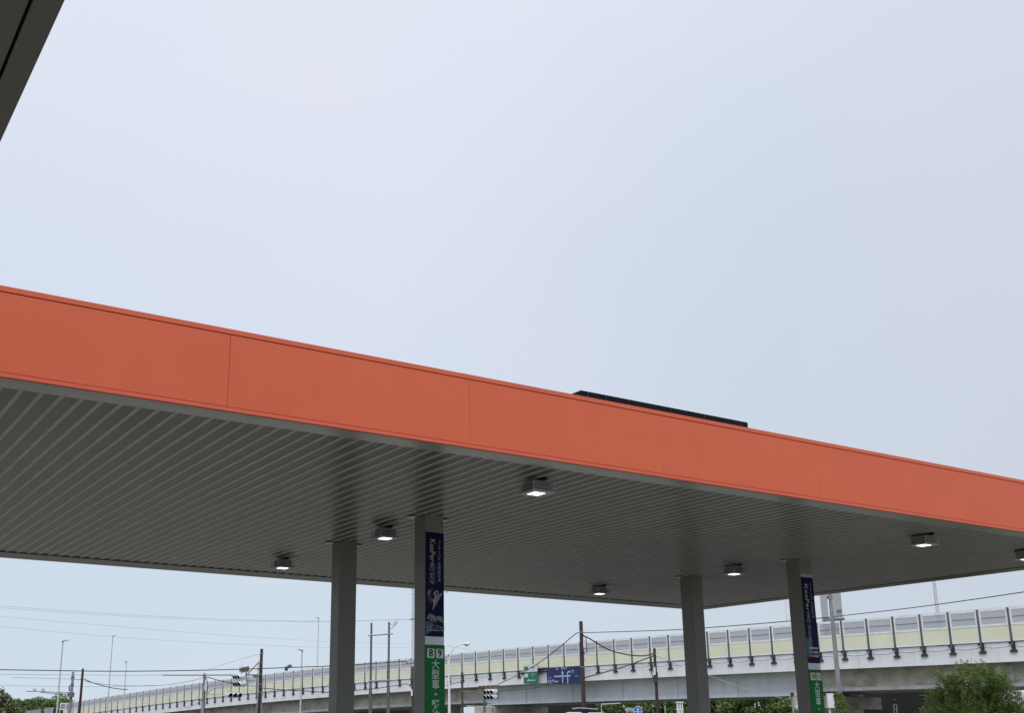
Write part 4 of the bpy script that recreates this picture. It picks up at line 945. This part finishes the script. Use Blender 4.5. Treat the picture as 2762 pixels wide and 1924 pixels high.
# ------------------------------------------------------------------ trees
def leaf_cloud(b, c, R_, n, size, rnd, flat=.8, mi=0):
    for _ in range(n):
        while True:
            v = Vector((rnd.uniform(-1, 1), rnd.uniform(-1, 1), rnd.uniform(-1, 1)))
            if .15 < v.length < 1: break
        v = v.normalized() * (v.length ** .45)
        q = c + Vector((v.x * R_, v.y * R_, v.z * R_ * flat))
        nrm = (v + Vector((rnd.gauss(0, .5), rnd.gauss(0, .5), rnd.gauss(.4, .5)))).normalized()
        a = nrm.orthogonal().normalized(); a = Matrix.Rotation(rnd.uniform(0, 6.28), 3, nrm) @ a; w = nrm.cross(a)
        s = size * rnd.uniform(.6, 1.3)
        b.add([q - a * s, q + w * s * .42, q + a * s, q - w * s * .42], [(0, 1, 2, 3)], mi)
def tree(base, H_, R_, m_, seed, label, n=4000, leaf=.13, clumps=26, group=None, name='tree', crown_lo=.3, drift=0, squash=1.0):
    rnd = random.Random(seed); t = thing(name, base, label, 'tree', group)
    b = MB(); base = Vector(base); top = base + Vector((rnd.uniform(-.3, .3), rnd.uniform(-.3, .3), H_ * .8))
    b.tube([base, base.lerp(top, .35) + Vector((.1, .1, 0)), base.lerp(top, .7), top], [H_ * .028, H_ * .02, H_ * .012, .02], 8)
    cs = []
    for k in range(clumps):
        f = rnd.uniform(0, 1); a = rnd.uniform(0, 6.28)
        hz = crown_lo + (1 - crown_lo) * f; prof_ = math.sin(PI * min(1, (hz - crown_lo + .12) / (1.12 - crown_lo)) ** .8)
        rr_ = R_ * max(.15, prof_) * rnd.uniform(.35, .85)
        c_ = base + Vector((math.cos(a) * rr_, math.sin(a) * rr_, H_ * (crown_lo + (1 - crown_lo) * f * .88)))
        cs.append((c_, R_ * rnd.uniform(.22, .38)))
    for c_, r_ in cs[:14]:
        st = base.lerp(top, max(.25, min(.75, (c_.z - H_ * .15) / H_ * .8))); b.tube([st, st.lerp(c_, .5) + Vector((0, 0, .1)), c_], [H_ * .009, H_ * .006, .01], 5)
    b.build('trunk', BARK, t)
    b = MB()
    for c_, r_ in cs: leaf_cloud(b, c_, r_, int(n / clumps), leaf, rnd, .75)
    b.build('crown', m_, t); return t
# big tree at right
def frond_tree():
    rnd = random.Random(11); r = 46; base = foot(2640, 1924, r)
    t = thing('tree', base, 'leafy green tree with feathery fronds in front of the overpass at lower right', 'tree')
    b = MB(); top = at(2640, 1845, r); b.tube([base, base.lerp(top, .5) + Vector((.1, 0, 0)), top], [.14, .09, .03], 8)
    lb = MB(); cl = [(2520, 1868, .35), (2555, 1830, .55), (2600, 1812, .55), (2650, 1815, .6), (2690, 1830, .55), (2580, 1870, .9), (2640, 1865, 1.0), (2690, 1880, .8), (2540, 1905, .8), (2600, 1930, 1.0), (2670, 1930, 1.1), (2730, 1915, .7), (2500, 1940, .6), (2755, 1945, .8), (2620, 1960, 1.3), (2560, 1960, 1.0), (2700, 1970, 1.2), (2800, 1960, .8)]
    for (x_, y_, R_) in cl:
        c_ = at(x_ + 8, y_ + 26, r + rnd.uniform(-.7, .7)); b.tube([base.lerp(top, .45), base.lerp(top, .6).lerp(c_, .6), c_], [.06, .035, .012], 5)
        nf = int(260 * R_ ** 1.6) + 70
        for _ in range(nf):
            v = Vector((rnd.gauss(0, 1), rnd.gauss(0, 1), rnd.gauss(0, 1))).normalized() * (rnd.random() ** .4)
            q = c_ + v * R_ * .8; out_ = (v + Vector((rnd.gauss(0, .3), rnd.gauss(0, .3), .15))).normalized()
            # pinnate frond: row of leaflets along a drooping axis
            L_ = rnd.uniform(.25, .6); side = out_.cross(Vector((0, 0, 1))); side = side.normalized() if side.length > .01 else Vector((1, 0, 0))
            nl = 7
            for k in range(nl):
                f = (k + .5) / nl; s_ = q + out_ * L_ * f - Vector((0, 0, .22 * L_ * f * f))
                for sg in (-1, 1):
                    e = (side * sg + out_ * .35 + Vector((0, 0, rnd.uniform(-.25, .1)))).normalized(); ll = rnd.uniform(.065, .11) * (1.1 - .5 * f)
                    wv = out_ * .022
                    lb.add([s_, s_ + e * ll * .5 + wv, s_ + e * ll, s_ + e * ll * .5 - wv], [(0, 1, 2, 3)])
    # loose feathery shoots on the right
    for k in range(26):
        f = k / 25; q = at(2676 + 84 * f + rnd.uniform(-8, 8), 1822 + 95 * f ** 1.1 + rnd.uniform(-12, 10), r + rnd.uniform(-.4, .4)); d = (CAMR * rnd.uniform(.7, 1.2) - Vector((0, 0, rnd.uniform(.2, .6)))).normalized(); L_ = rnd.uniform(.35, .7)
        b.tube([q, q + d * L_], [.006, .003], 4)
        for j in range(9):
            s_ = q + d * L_ * j / 9
            for sg in (-1, 1):
                e = (Vector((0, 0, sg * .8)) + d * .6 + CAMF * rnd.uniform(-.6, .6)).normalized(); ll = rnd.uniform(.07, .12)
                lb.add([s_, s_ + e * ll * .5 + d * .016, s_ + e * ll, s_ + e * ll * .5 - d * .016], [(0, 1, 2, 3)])
    b.build('trunk', BARK, t); lb.build('crown', leaf_mat('feathery_leaves', (.065, .11, .03), (.14, .205, .055), (.26, .33, .10)), t)
frond_tree()
tree(foot(-4, 1924, 95), 4.75, 2.0, LEAF_C, 3, 'tree with pale blossom at the left picture edge', 5200, .13, 30)
for k, (x_, r_, h_, lab) in enumerate(((48, 225, 8.1, 'dense green tree right of the blossom tree in the far left row'), (75, 232, 8.0, 'green tree above the lowest grey barrier in the far left row'), (103, 228, 8.4, 'green tree near the left of the lamp post in the far left row'), (130, 226, 8.3, 'green tree just left of the leftmost lamp post'), (156, 222, 8.8, 'green tree between the lamp post and the framed panel'), (182, 228, 8.4, 'green tree touching the grey concrete pole in the far left row'), (20, 220, 8.0, 'green tree behind the blossom tree at the left edge'))):
    tree(foot(x_, 1900, r_), h_ - 1.0, 4.4, LEAF_A if k % 3 else LEAF_B, 20 + k, lab, 4200, .26, 34, 'far trees at left')
for k, (x_, r_, lab) in enumerate(((1615, 132, 'green tree left of the round blue sign under the span'), (1665, 128, 'green tree behind the round blue sign under the span'), (1725, 130, 'green tree right of the round blue sign under the span'), (1785, 126, 'darker green tree behind the small pale green post'), (1840, 128, 'green tree behind the white framed sign'), (1935, 116, 'green tree just right of the plain right column'), (1990, 114, 'green tree midway between the two right columns'), (2045, 112, 'green tree left of the short pale post'), (2100, 112, 'green tree nearest the column marked 10 11'))):
    tree(foot(x_, 1900, r_), 6.6, 2.7, LEAF_A if k % 2 == 0 else LEAF_B, 50 + k, lab, 3600, .2, 26, 'trees under the overpass', crown_lo=.2)
# vine on the thick pole
rnd = random.Random(5); b = MB()
for k in range(60):
    q = at(2260 + k * .28 + rnd.uniform(-7, 5), 1872 + k * .9, 59.6); leaf_cloud(b, q, .16 + .003 * k, 22, .055, rnd)
p_ = foot(2262, 1924, 59.6); z_ = 0
for k in range(20): leaf_cloud(b, Vector((p_.x, p_.y, .2 + k * .13)), .3, 16, .06, rnd)
o = b.build('climbing_vine', LEAF_A); tag(o, 'green vine climbing the foot of the thick concrete pole', 'plant')
